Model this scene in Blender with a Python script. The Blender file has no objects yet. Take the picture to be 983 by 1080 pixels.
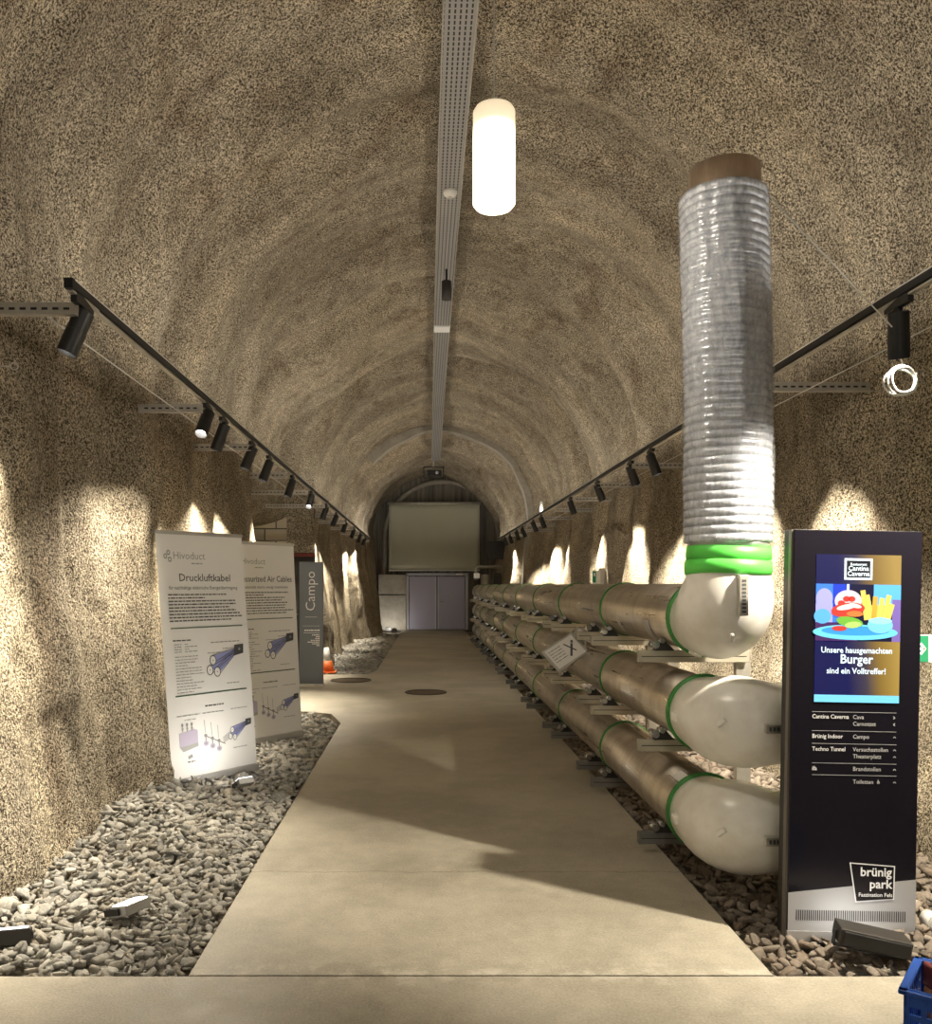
import bpy, math, random
import numpy as np
from mathutils import Vector, Matrix, Quaternion
random.seed(7)
rng = np.random.default_rng(11)
S = bpy.context.scene
COL = S.collection
PI = math.pi
F = 900.0                                   # focal length in px of the 983x1080 frame
# ---------------------------------------------------------------- camera
cam = bpy.data.cameras.new('camera'); co = bpy.data.objects.new('camera', cam); COL.objects.link(co)
co.location = (0, 0, 1.6); co.rotation_euler = (PI/2, 0, 0)
cam.sensor_fit = 'AUTO'; cam.sensor_width = 36; cam.lens = F/1080*36
cam.shift_x = (491.5-447)/1080; cam.shift_y = (617-540)/1080
cam.clip_start = .05; cam.clip_end = 200
S.camera = co
# ---------------------------------------------------------------- world, exposure, light levels
w = bpy.data.worlds.new('world'); S.world = w; w.use_nodes = True
w.node_tree.nodes['Background'].inputs[0].default_value = (1.0, .93, .82, 1)
w.node_tree.nodes['Background'].inputs[1].default_value = .9
S.view_settings.view_transform = 'Standard'; S.view_settings.look = 'None'
S.view_settings.gamma = 1; S.view_settings.use_curve_mapping = False
S.view_settings.exposure = 0.12
WARM = (1.0, .89, .71); COOL = (1.0, .93, .82)
SPOT_W = 620; PENDANT_W = 45
# added fill lights along the tops of both tracks, there to brighten the vault
FILL_STRIPS = [(-1.74, 16.5, 24.0), (2.42, 16.0, 25.0)]; FILL_STRIP_W = 140
def light(name, kind, loc, energy, color, direction=None, parent=None, **kw):
    d = bpy.data.lights.new(name, kind); d.energy = energy; d.color = color
    for k, v in kw.items(): setattr(d, k, v)
    o = bpy.data.objects.new(name, d); COL.objects.link(o); o.location = loc
    if direction is not None:
        o.rotation_mode = 'QUATERNION'
        o.rotation_quaternion = Vector((0, 0, -1)).rotation_difference(Vector(direction).normalized())
    if parent: o.parent = parent
    return o
for x_, y_, l_ in FILL_STRIPS:
    light('added_uplight', 'AREA', (x_, y_, 3.118), FILL_STRIP_W, (1, .92, .80), (.0-.12*(1 if x_ > 0 else -1), 0, 1), shape='RECTANGLE', size=.05, size_y=l_)
# ---------------------------------------------------------------- materials
def lin(c):
    return tuple(((x/255)/12.92 if x/255 < .04045 else ((x/255+.055)/1.055)**2.4) for x in c)
def mat(name, col, rough=.6, metal=0, emis=None, es=0, spec=None, trans=0, ior=None, alpha=1):
    m = bpy.data.materials.new(name); m.use_nodes = True
    b = m.node_tree.nodes['Principled BSDF']
    b.inputs['Base Color'].default_value = (*col, 1); b.inputs['Roughness'].default_value = rough
    b.inputs['Metallic'].default_value = metal
    if spec is not None: b.inputs['Specular IOR Level'].default_value = spec
    if trans: b.inputs['Transmission Weight'].default_value = trans
    if ior: b.inputs['IOR'].default_value = ior
    if alpha < 1: b.inputs['Alpha'].default_value = alpha
    if emis: b.inputs['Emission Color'].default_value = (*emis, 1); b.inputs['Emission Strength'].default_value = es
    return m
class NT:
    def __init__(s, m): s.t = m.node_tree; s.b = s.t.nodes['Principled BSDF']
    def n(s, kind, **kw):
        x = s.t.nodes.new(kind)
        for k, v in kw.items(): setattr(x, k, v)
        return x
    def l(s, a, b): s.t.links.new(a, b)
    def coord(s, scale=(1, 1, 1), geo=False):
        mp = s.n('ShaderNodeMapping'); mp.inputs['Scale'].default_value = scale
        src = s.n('ShaderNodeNewGeometry').outputs['Position'] if geo else s.n('ShaderNodeTexCoord').outputs['Object']
        s.l(src, mp.inputs[0]); return mp.outputs[0]
    def noise(s, co, scale, detail=3, rough=.6):
        x = s.n('ShaderNodeTexNoise'); x.inputs['Scale'].default_value = scale
        x.inputs['Detail'].default_value = detail; x.inputs['Roughness'].default_value = rough
        s.l(co, x.inputs['Vector']); return x.outputs[0]
    def ramp(s, f, stops):
        r = s.n('ShaderNodeValToRGB'); e = r.color_ramp.elements
        while len(e) < len(stops): e.new(.5)
        for i, (p, c) in enumerate(stops): e[i].position = p; e[i].color = (*c, 1)
        s.l(f, r.inputs[0]); return r.outputs[0]
    def math(s, op, a, b=None, c=None):
        x = s.n('ShaderNodeMath', operation=op)
        for i, v in enumerate((a, b, c)):
            if v is None: continue
            if isinstance(v, (int, float)): x.inputs[i].default_value = v
            else: s.l(v, x.inputs[i])
        return x.outputs[0]
    def mix(s, f, a, b, bt='MIX'):
        x = s.n('ShaderNodeMix', data_type='RGBA', blend_type=bt)
        for k, v in ((0, f), (6, a), (7, b)):
            if isinstance(v, (int, float)): x.inputs[k].default_value = v
            elif isinstance(v, tuple): x.inputs[k].default_value = (*v, 1)
            else: s.l(v, x.inputs[k])
        return x.outputs[2]
    def bump(s, h, strength, dist):
        x = s.n('ShaderNodeBump'); x.inputs['Strength'].default_value = strength; x.inputs['Distance'].default_value = dist
        s.l(h, x.inputs['Height']); s.l(x.outputs[0], s.b.inputs['Normal'])
def g3(v, t=(1, .9, .74)): return tuple(v*a for a in t)

def shotcrete(name, warm=(1, .88, .68)):
    m = mat(name, (.4, .34, .25), .9, spec=.2); t = NT(m); c = t.coord(geo=True)
    big = t.noise(c, .7, 4, .6); mid = t.noise(c, 5, 4, .65); fine = t.noise(c, 60, 2.5, .6); fin2 = t.noise(c, 120, 1.5, .5)
    base = t.ramp(big, [(.3, g3(.36, warm)), (.5, g3(.50, warm)), (.7, g3(.62, (1, .90, .72)))])
    base = t.mix(.35, base, t.ramp(mid, [(.35, g3(.26, (1, .82, .6))), (.65, g3(.66, warm))]))
    sp = t.math('ADD', t.math('MULTIPLY', fine, .62), t.math('MULTIPLY', fin2, .38))
    spk = t.ramp(sp, [(.41, (.12, .095, .075)), (.48, (.62, .6, .56)), (.54, (1.15, 1.15, 1.15)), (.61, (1.6, 1.6, 1.6))])
    # streaks of mineral staining run down the wall
    st = t.noise(t.coord((1.6, 1.6, .16), geo=True), 1.6, 4, .6)
    base = t.mix(t.ramp(st, [(.56, (0, 0, 0)), (.68, (.55, .55, .55))]), base, g3(.24, (1, .72, .47)))
    # spray layers laid on ring by ring round the vault
    ly = t.noise(t.coord((.22, 1.1, .22), geo=True), 1.3, 4, .6)
    base = t.mix(.42, base, t.mix(1.0, base, t.ramp(ly, [(.38, (.50, .48, .44)), (.50, (1, 1, 1)), (.62, (1.45, 1.42, 1.32))]), 'MULTIPLY'))
    out = t.mix(1.0, base, spk, 'MULTIPLY')
    t.l(out, t.b.inputs['Base Color'])
    t.bump(t.math('ADD', t.math('MULTIPLY', sp, 1.0), t.math('MULTIPLY', mid, 1.0)), .9, .05)
    return m
M = {}
M['shot'] = shotcrete('shotcrete')
def concrete(name, a, b, crack=False, gr=1.0):
    m = mat(name, a, .55, spec=.4); t = NT(m); c = t.coord(geo=True)
    n1 = t.noise(c, .9, 5, .62); n2 = t.noise(c, 9, 5, .7); n3 = t.noise(c, 90, 2, .6)
    col = t.ramp(n1, [(.40, a), (.60, b)])
    col = t.mix(.30, col, t.ramp(n2, [(.3, tuple(x*.62 for x in a)), (.7, tuple(min(1, x*1.22) for x in b))]))
    col = t.mix(.13*gr, col, t.ramp(n3, [(.35, (.12, .1, .07)), (.65, (.75, .7, .6))]))
    if crack:
        sx = t.n('ShaderNodeSeparateXYZ'); t.l(t.coord(geo=True), sx.inputs[0])
        wob = t.math('MULTIPLY', t.math('SUBTRACT', t.noise(c, 2.2, 5, .7), .5), .16)
        d = t.math('ABSOLUTE', t.math('SUBTRACT', t.math('ADD', sx.outputs[1], wob), 4.76))
        col = t.mix(t.ramp(d, [(.0, (.6, .6, .6)), (.006, (0, 0, 0))]), col, (.10, .07, .04))
        # pale efflorescence near the slab joint
        d2 = t.math('ABSOLUTE', t.math('SUBTRACT', sx.outputs[1], 3.52))
        e = t.math('MULTIPLY', t.ramp(d2, [(.0, (1, 1, 1)), (.13, (0, 0, 0))]), t.ramp(n2, [(.5, (0, 0, 0)), (.62, (.5, .5, .5))]))
        col = t.mix(e, col, (.62, .58, .50))
    t.l(col, t.b.inputs['Base Color'])
    t.l(t.ramp(n2, [(.3, (.42,)*3), (.7, (.62,)*3)]), t.b.inputs['Roughness'])
    t.bump(t.math('ADD', n3, n2), .25, .006)
    return m
M['floor'] = concrete('path_concrete', (.32, .29, .225), (.49, .45, .36), True)
M['floor2'] = concrete('front_concrete', (.29, .262, .20), (.45, .41, .33), True)
M['bed'] = concrete('bed_dirt', (.10, .085, .065), (.2, .17, .13), gr=2)
M['grayconc'] = concrete('bulkhead_concrete', (.24, .22, .18), (.42, .39, .33))
def stone(name, cols):
    m = mat(name, cols[0], .8, spec=.3); t = NT(m)
    g = t.n('ShaderNodeNewGeometry')
    c = t.ramp(g.outputs['Random Per Island'], [(i/(len(cols)-1), x) for i, x in enumerate(cols)])
    n = t.noise(t.coord(geo=True), 60, 3, .6)
    c = t.mix(.35, c, t.ramp(n, [(.35, tuple(x*.5 for x in cols[0])), (.65, tuple(x*1.4 for x in cols[-1]))]))
    t.l(c, t.b.inputs['Base Color']); t.bump(n, .5, .006); return m
M['stoneL'] = stone('slate_gravel', [(.18, .172, .155), (.44, .43, .39), (.30, .265, .21), (.60, .585, .53), (.11, .11, .10), (.50, .455, .38), (.34, .335, .31)])
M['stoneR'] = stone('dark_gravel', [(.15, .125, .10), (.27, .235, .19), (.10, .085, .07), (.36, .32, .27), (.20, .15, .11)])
def metalmat(name, col, rough=.35, metal=.9, stretch=(6, .25, 6), amt=.4):
    m = mat(name, col, rough, metal); t = NT(m); n = t.noise(t.coord(stretch, geo=True), 3, 5, .65)
    n2 = t.noise(t.coord((1, 2, 1), geo=True), 3.5, 5, .6)
    c = t.mix(amt, col, t.ramp(n, [(.3, tuple(x*.45 for x in col)), (.7, tuple(min(1, x*1.2) for x in col))]))
    c = t.mix(amt*.8, c, t.ramp(n2, [(.35, (.24, .18, .12)), (.6, tuple(col))]))
    t.l(c, t.b.inputs['Base Color'])
    t.l(t.ramp(n, [(.3, (rough+.18,)*3), (.7, (max(rough-.08, .05),)*3)]), t.b.inputs['Roughness'])
    return m
M['alu'] = metalmat('pipe_aluminium', (.60, .55, .48), .30, .95)
M['galv'] = metalmat('galvanised_steel', (.62, .60, .55), .42, .75, (3, 3, 3), .25)
M['arm'] = metalmat('dull_rack_steel', (.50, .47, .38), .5, .3, (3, 3, 3), .25)
M['arm_dark'] = metalmat('dark_rack_steel', (.20, .20, .19), .5, .4, (3, 3, 3), .25)
M['steel'] = mat('polished_clamp', (.62, .62, .62), .22, .95)
M['rubber'] = mat('black_rubber', (.02, .02, .02), .6)
M['tin'] = metalmat('duct_collar_metal', (.50, .38, .28), .38, .8, (4, 4, 1), .5)
M['cream'] = mat('cream_casting', (.80, .77, .70), .28, spec=.5)
_t = NT(M['cream']); _n = _t.noise(_t.coord(geo=True), 6, 4, .6)
_t.l(_t.ramp(_n, [(.35, (.78, .75, .68)), (.6, (.90, .885, .84))]), _t.b.inputs['Base Color'])
M['green'] = mat('green_gasket', (.045, .25, .05), .5)
M['lime'] = mat('lime_band', (.10, .62, .08), .45)
M['blk'] = mat('black_powder_coat', (.012, .012, .013), .45)
M['blk2'] = mat('black_gloss_glass', (.009, .008, .013), .18)
M['blkm'] = mat('charcoal_metal', (.05, .045, .04), .5, .3)
M['edge'] = mat('kiosk_edge_grey', (.22, .20, .18), .4, .5)
M['white'] = mat('white_plastic', (.75, .74, .70), .4)
M['paper'] = mat('banner_vinyl', (.88, .88, .87), .5)
M['ink'] = mat('dark_ink', (.07, .075, .08), .6); M['ink2'] = mat('grey_ink', (.30, .31, .32), .6)
M['inkg'] = mat('green_rule_ink', (.07, .13, .09), .6); M['inkb'] = mat('blue_ink', (.30, .33, .62), .6)
M['inkl'] = mat('lilac_ink', (.52, .48, .62), .6); M['inkp'] = mat('pale_grey_ink', (.40, .41, .41), .6)
M['slate'] = mat('slate_blue_panel', (.13, .15, .18), .4)
M['silver'] = mat('brushed_silver', (.55, .55, .55), .38, .6)
M['wtext'] = mat('white_lettering', (.85, .85, .85), .5)
M['foot'] = mat('kiosk_foot_grey', (.42, .42, .43), .65)
M['doorg'] = mat('grey_violet_door', (.30, .29, .36), .35, .3)
M['frameg'] = mat('door_frame_grey', (.42, .43, .48), .4, .3)
M['screenc'] = mat('olive_grey_screen', (.50, .50, .40), .8)
M['pvc'] = mat('duct_wrap', (.60, .64, .72), .2, .35)
M['blue'] = mat('blue_crate_plastic', (.02, .09, .42), .4)
M['wood'] = mat('varnished_wood', (.55, .25, .10), .5)
M['redbr'] = mat('dark_red_bristle', (.16, .03, .025), .7)
M['orange'] = mat('orange_plastic', (.75, .16, .03), .5)
M['exit'] = mat('exit_green', (.02, .26, .12), .5)
M['gold'] = mat('iron_cover', (.12, .085, .05), .6, .4)
def emit(name, col, s): return mat(name, tuple(x*.3 for x in col), .4, emis=col, es=s)
M['led'] = emit('led_face', (1, .95, .85), 22)
M['ledsoft'] = emit('soft_led_face', (.95, .98, 1), 3)
M['flood'] = emit('flood_face', (.95, .98, 1), 5)
M['e_white'] = emit('screen_white', (.75, .9, 1), 1.0)
# ---------------------------------------------------------------- geometry helpers
class MB:
    def __init__(s): s.v = []; s.f = []; s.m = []; s.mats = []; s.cur = 0; s.smooth = []
    def use(s, m):
        m = M[m] if isinstance(m, str) else m
        if m not in s.mats: s.mats.append(m)
        s.cur = s.mats.index(m); return s
    def add(s, vs, fs, sm=False):
        o = len(s.v); s.v += [tuple(x) for x in vs]
        for f in fs: s.f.append(tuple(i+o for i in f)); s.m.append(s.cur); s.smooth.append(sm)
        return s
    def box(s, c, d, rot=None):
        hx, hy, hz = d[0]/2, d[1]/2, d[2]/2; c = Vector(c)
        vs = [Vector((x, y, z)) for x in (-hx, hx) for y in (-hy, hy) for z in (-hz, hz)]
        if rot is not None: vs = [rot @ x for x in vs]
        return s.add([c+x for x in vs], [(0, 1, 3, 2), (4, 6, 7, 5), (0, 4, 5, 1), (2, 3, 7, 6), (0, 2, 6, 4), (1, 5, 7, 3)])
    def sweep(s, pts, rad, n=12, caps=True, closed=False, sm=True):
        P = [Vector(p) for p in pts]; N = len(P)
        if not hasattr(rad, '__len__'): rad = [rad]*N
        T = []
        for i in range(N):
            a = P[(i-1) % N] if (closed or i > 0) else P[i]; b = P[(i+1) % N] if (closed or i < N-1) else P[i]
            d = (b-a); T.append(d.normalized() if d.length > 1e-9 else (T[-1] if T else Vector((0, 0, 1))))
        up = Vector((0, 0, 1)) if abs(T[0].z) < .9 else Vector((1, 0, 0))
        u = T[0].cross(up).normalized(); vs = []
        for i in range(N):
            if i: u = (T[i-1].rotation_difference(T[i]) @ u)
            u = (u - T[i]*u.dot(T[i])).normalized(); w_ = T[i].cross(u)
            for k in range(n):
                a = 2*PI*k/n; vs.append(P[i]+(u*math.cos(a)+w_*math.sin(a))*rad[i])
        fs = []
        for i in range(N if closed else N-1):
            for k in range(n):
                a = i*n+k; b = i*n+(k+1) % n; c_ = ((i+1) % N)*n+(k+1) % n; d = ((i+1) % N)*n+k
                fs.append((a, b, c_, d))
        s.add(vs, fs, sm)
        if caps and not closed:
            o = len(s.v)-len(vs)
            s.f.append(tuple(o+k for k in reversed(range(n)))); s.m.append(s.cur); s.smooth.append(False)
            s.f.append(tuple(o+(N-1)*n+k for k in range(n))); s.m.append(s.cur); s.smooth.append(False)
        return s
    def cyl(s, a, b, r, n=16, r2=None): return s.sweep([a, b], [r, r if r2 is None else r2], n)
    def lathe(s, prof, n=24, sm=True):     # prof of (r, z), around z
        vs = [(max(q, 1e-4)*math.cos(2*PI*k/n), max(q, 1e-4)*math.sin(2*PI*k/n), z) for q, z in prof for k in range(n)]
        return s.add(vs, [(j*n+k, j*n+(k+1) % n, (j+1)*n+(k+1) % n, (j+1)*n+k) for j in range(len(prof)-1) for k in range(n)], sm)
    def prism(s, poly, y0, y1):            # poly in (x,z), extruded in y
        n = len(poly); vs = [(x, y0, z) for x, z in poly]+[(x, y1, z) for x, z in poly]
        return s.add(vs, [tuple(range(n)), tuple(reversed(range(n, 2*n)))]+[(i, i+n, (i+1) % n+n, (i+1) % n) for i in range(n)])
    def build(s, name, parent=None, bevel=0, loc=None):
        me = bpy.data.meshes.new(name); me.from_pydata(s.v, [], s.f)
        for m in s.mats: me.materials.append(m)
        me.polygons.foreach_set('material_index', s.m); me.polygons.foreach_set('use_smooth', s.smooth)
        me.validate(); me.update()
        if not any(s.smooth) or True:
            import bmesh
            if len(s.f) < 60000:
                b = bmesh.new(); b.from_mesh(me); bmesh.ops.recalc_face_normals(b, faces=b.faces); b.to_mesh(me); b.free()
        o = bpy.data.objects.new(name, me); COL.objects.link(o)
        if parent: o.parent = parent
        if loc: o.location = loc
        if bevel:
            bv = o.modifiers.new('bevel', 'BEVEL'); bv.width = bevel; bv.segments = 2; bv.limit_method = 'ANGLE'
        return o
def tag(o, label=None, cat=None, group=None, kind=None):
    for k, v in (('label', label), ('category', cat), ('group', group), ('kind', kind)):
        if v: o[k] = v
    return o
def thing(name, label, cat, loc=(0, 0, 0), group=None):
    o = bpy.data.objects.new(name, None); COL.objects.link(o); o.location = loc; o.empty_display_size = .1
    return tag(o, label, cat, group)
def kids(o): return [x for x in bpy.data.objects if x.parent == o]
KID = {}
def dup(o, parent=None, tree=None):
    c = o.copy(); COL.objects.link(c); c.parent = parent
    out = {o.name: c}
    for ch in (tree[o.name] if tree else kids(o)): out.update(dup(ch, c, tree))
    return out
def tree_of(root):
    t = {}
    def rec(o):
        t[o.name] = kids(o)
        for c in t[o.name]: rec(c)
    rec(root); return t
ORD = ['first', 'second', 'third', 'fourth', 'fifth', 'sixth', 'seventh', 'eighth', 'ninth', 'tenth', 'eleventh', 'twelfth', 'thirteenth', 'fourteenth', 'fifteenth', 'sixteenth', 'seventeenth', 'eighteenth', 'nineteenth', 'twentieth', 'twenty-first', 'twenty-second']
_tc = {}
def text_geo(s, size, align='LEFT', bold=0.0, sx=1.0):
    k = (s, align, bold)
    if k not in _tc:
        c = bpy.data.curves.new('t', 'FONT'); c.body = s; c.size = 1; c.align_x = align; c.resolution_u = 2; c.offset = bold
        o = bpy.data.objects.new('t', c); COL.objects.link(o); bpy.context.view_layer.update()
        dg = bpy.context.evaluated_depsgraph_get(); me = o.evaluated_get(dg).to_mesh()
        _tc[k] = ([(v.co.x, v.co.y) for v in me.vertices], [tuple(p.vertices) for p in me.polygons])
        o.evaluated_get(dg).to_mesh_clear(); bpy.data.objects.remove(o); bpy.data.curves.remove(c)
    vs, fs = _tc[k]
    return [(x*size*sx, y*size) for x, y in vs], fs
class Panel:                                # a flat face carrying print: origin at its lower left, u right, v up
    def __init__(s, o, u, v):
        s.o = Vector(o); s.u = Vector(u).normalized(); s.v = Vector(v).normalized(); s.n = s.u.cross(s.v).normalized(); s.mb = MB()
    def P(s, u, v, h=0): return s.o+s.u*u+s.v*v+s.n*h
    def poly(s, m, pts, h=.001): s.mb.use(m).add([s.P(a, b, h) for a, b in pts], [tuple(range(len(pts)))]); return s
    def rect(s, m, u0, v0, u1, v1, h=.001): return s.poly(m, [(u0, v0), (u1, v0), (u1, v1), (u0, v1)], h)
    def line(s, m, a, b, w_, h=.0012):
        d = Vector((b[0]-a[0], b[1]-a[1])); L = d.length
        if L < 1e-6: return s
        p = Vector((-d.y, d.x))/L*w_/2
        return s.poly(m, [(a[0]-p.x, a[1]-p.y), (b[0]-p.x, b[1]-p.y), (b[0]+p.x, b[1]+p.y), (a[0]+p.x, a[1]+p.y)], h)
    def ell(s, m, c, rx, ry, h=.001, n=24, a0=0, rot=0):
        return s.poly(m, [(c[0]+rx*math.cos(2*PI*i/n)*math.cos(rot)-ry*math.sin(2*PI*i/n)*math.sin(rot), c[1]+rx*math.cos(2*PI*i/n)*math.sin(rot)+ry*math.sin(2*PI*i/n)*math.cos(rot)) for i in range(n)], h)
    def text(s, m, t, u, v, size, align='LEFT', bold=0.0, h=.0016, rot=0, sx=1.0):
        vs, fs = text_geo(t, size, align, bold, sx); c_, s_ = math.cos(rot), math.sin(rot)
        s.mb.use(m).add([s.P(u+x*c_-y*s_, v+x*s_+y*c_, h) for x, y in vs], fs); return s
    def words(s, m, u0, v, u1, hgt, rnd, h=.0013):   # unreadably small print
        u = u0
        while u < u1:
            L = rnd.uniform(.012, .05); e = min(u+L, u1)
            s.rect(m, u, v, e, v+hgt, h); u = e+.007
    def build(s, name, parent, label=None):
        o = s.mb.build(name, parent)
        if label: o['label'] = label
        return o
# ---------------------------------------------------------------- noise
_T = rng.random((256, 256))*2-1
def vnoise(a, b, seed=0):
    a = a+seed*17.3; b = b+seed*7.7
    i = np.floor(a).astype(int); j = np.floor(b).astype(int); fa = a-i; fb = b-j
    fa = fa*fa*fa*(fa*(fa*6-15)+10); fb = fb*fb*fb*(fb*(fb*6-15)+10)
    g = lambda x, y: _T[x % 256, y % 256]
    return (g(i, j)*(1-fa)+g(i+1, j)*fa)*(1-fb)+(g(i, j+1)*(1-fa)+g(i+1, j+1)*fa)*fb
def sst(a, b, x): t = np.clip((x-a)/(b-a), 0, 1); return t*t*(3-2*t)
# ---------------------------------------------------------------- the tunnel shell
CX, HW, SPR = .35, 2.75, 3.25
def profile(L):                              # arc length from the left floor edge -> x, z, outward normal
    low = 3.6                                # z from -.35 to SPR
    arc = PI*HW; tot = 2*low+arc
    t = L*tot
    x = np.zeros_like(t); z = np.zeros_like(t); nx = np.zeros_like(t); nz = np.zeros_like(t)
    a = t < low; c = t > low+arc; b = ~(a | c)
    hw = lambda zz: HW-.27*np.clip(1-zz/SPR, 0, 1)**1.5
    z[a] = t[a]-.35; x[a] = CX-hw(z[a]); nx[a] = -1
    z[c] = SPR-(t[c]-low-arc); x[c] = CX+hw(z[c]); nx[c] = 1
    th = PI-(t[b]-low)/HW; nx[b] = np.cos(th); nz[b] = np.sin(th); x[b] = CX+HW*nx[b]; z[b] = SPR+HW*nz[b]
    return x, z, nx, nz, t
NS, Y0, Y1 = 300, -7.0, 30.7
ys = np.concatenate([np.arange(Y0, 2, .3), np.arange(2, 20, .06), np.arange(20, Y1+.09, .09)])
L = np.linspace(0, 1, NS)
def disp(t, z, nx, Y):
    far = .45+.75*sst(6, 18, Y)
    yw = Y+.25*vnoise(t*.5, Y*.3, 9)
    ring = vnoise(yw*1.15, t*.10, 3)*.17*far+vnoise(yw*2.9, t*.22, 4)*.07*far
    wl = sst(4.2, 2.9, z)
    ring = ring*(1.5-.3*wl)+wl*far*(.10*vnoise(yw*1.0+3, t*.06, 13)+.05*vnoise(yw*2.4, t*.12, 14))
    d = .10*vnoise(t*.55, Y*.55, 1)+.045*vnoise(t*1.6, Y*1.8, 2)+.016*vnoise(t*5, Y*5, 5)+.008*vnoise(t*13, Y*13, 6)+ring
    # near left wall: fold, then a rounded buttress just before the first banner
    lw = sst(3.6, 2.8, z)*(nx < 0)
    d = d-.13*lw*np.exp(-((Y-6.75)/.5)**2)+.08*lw*np.exp(-((Y-5.65)/.12)**2)-.07*lw*np.exp(-((Y-4.6)/.6)**2)
    # side gallery mouth on the left
    lf = (nx < -.1)*sst(5.3, 4.2, z)
    mouth = sst(12.0, 12.5, Y)*(1-sst(15.9, 16.25, Y))
    d = d+1.2*mouth*(nx < -.1)*sst(3.15, 2.75, z+.10*(Y-13))+.45*sst(11.0, 12.2, Y)*(1-sst(15.3, 16.1, Y))*lf
    d = d-.22*lf*np.exp(-((Y-16.9)/.35)**2)*sst(4.9, 3.4, z)-.16*lf*np.exp(-((Y-11.0)/.5)**2)
    top = np.exp(-((t-(3.6+PI*HW/2))/.8)**2)   # the tray hangs clear below the crown
    d = d*(1-top)+np.maximum(d, -.05+.02*np.sin(Y*3))*top
    # tighter section near the end
    d = d-.30*sst(24.5, 25.3, Y)-.10*sst(27.2, 27.5, Y)
    return d
LL, YY = np.meshgrid(L, ys, indexing='ij')
px, pz, nx, nz, tt = profile(LL)
D = disp(tt, pz, nx, YY)
VX = px+nx*D; VZ = pz+nz*D; VY = YY+.0
V = np.stack([VX, VY, VZ], -1)
dL = np.gradient(V, axis=0); dY = np.gradient(V, axis=1); NRM = np.cross(dL, dY); NRM /= np.linalg.norm(NRM, axis=-1, keepdims=True)+1e-9
ctr = np.array([CX, 0, 2.5]); sgn = np.sign(((ctr-V)[..., [0, 2]]*NRM[..., [0, 2]]).sum(-1).mean()); NRM *= sgn
def shell(name, i0, i1):
    v = V[i0:i1+1].reshape(-1, 3); nyy = len(ys); ni = i1-i0+1
    idx = np.arange(ni*nyy).reshape(ni, nyy)
    q = np.stack([idx[:-1, :-1], idx[:-1, 1:], idx[1:, 1:], idx[1:, :-1]], -1).reshape(-1, 4)
    me = bpy.data.meshes.new(name); me.vertices.add(len(v)); me.vertices.foreach_set('co', v.astype(np.float32).ravel())
    me.loops.add(q.size); me.loops.foreach_set('vertex_index', q.astype(np.int32).ravel())
    me.polygons.add(len(q)); me.polygons.foreach_set('loop_start', np.arange(0, q.size, 4, dtype=np.int32))
    me.polygons.foreach_set('use_smooth', np.ones(len(q), bool)); me.update()
    if (me.polygons[0].normal.x*NRM[i0, 0, 0]+me.polygons[0].normal.z*NRM[i0, 0, 2]) < 0: me.flip_normals()
    me.normals_split_custom_set_from_vertices(NRM[i0:i1+1].reshape(-1, 3).tolist())
    me.materials.append(M['shot'])
    o = bpy.data.objects.new(name, me); COL.objects.link(o); o['kind'] = 'structure'; return o
iA = int(NS*4.1/(7.2+PI*HW)); iB = NS-1-iA
shell('wall_left', 0, iA); shell('ceiling', iA, iB); shell('wall_right', iB, NS-1)
def wall_at(side, y, z):                     # x of the wall surface
    i = np.argmin(np.abs(ys-y)); c = VX[:iA+30, i] if side < 0 else VX[iB-30:, i]; zz = VZ[:iA+30, i] if side < 0 else VZ[iB-30:, i]
    return float(c[np.argmin(np.abs(zz-z))])
# ---------------------------------------------------------------- floor slabs and beds
PL, PR, YJ = -.963, 1.432, 3.50
f = MB(); f.use('floor')
out = [(PL, YJ), (PR, YJ), (PR, 30.7), (-.80, 30.7), (-.80, 26), (-.885, 16.0), (-1.0, 15.35), (-1.5, 15.25), (-3.6, 15.35), (-3.6, 10.75), (-1.5, 10.8), (-1.15, 10.6), (PL, 9.9)]
n = len(out); f.add([(x, y, 0) for x, y in out]+[(x, y, -.14) for x, y in out], [tuple(range(n))]+[(i, (i+1) % n, (i+1) % n+n, i+n) for i in range(n)])
floor = f.build('floor'); floor['kind'] = 'structure'
f = MB(); f.use('floor2').box((.35, (Y0+YJ-.008)/2, -.07), (7, YJ-.008-Y0, .14)); o = f.build('floor', bevel=.004); o['kind'] = 'structure'
f = MB(); f.use('bed').box((.35, 17, -.12), (8, 28, .1)); o = f.build('floor'); o['kind'] = 'structure'
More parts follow.
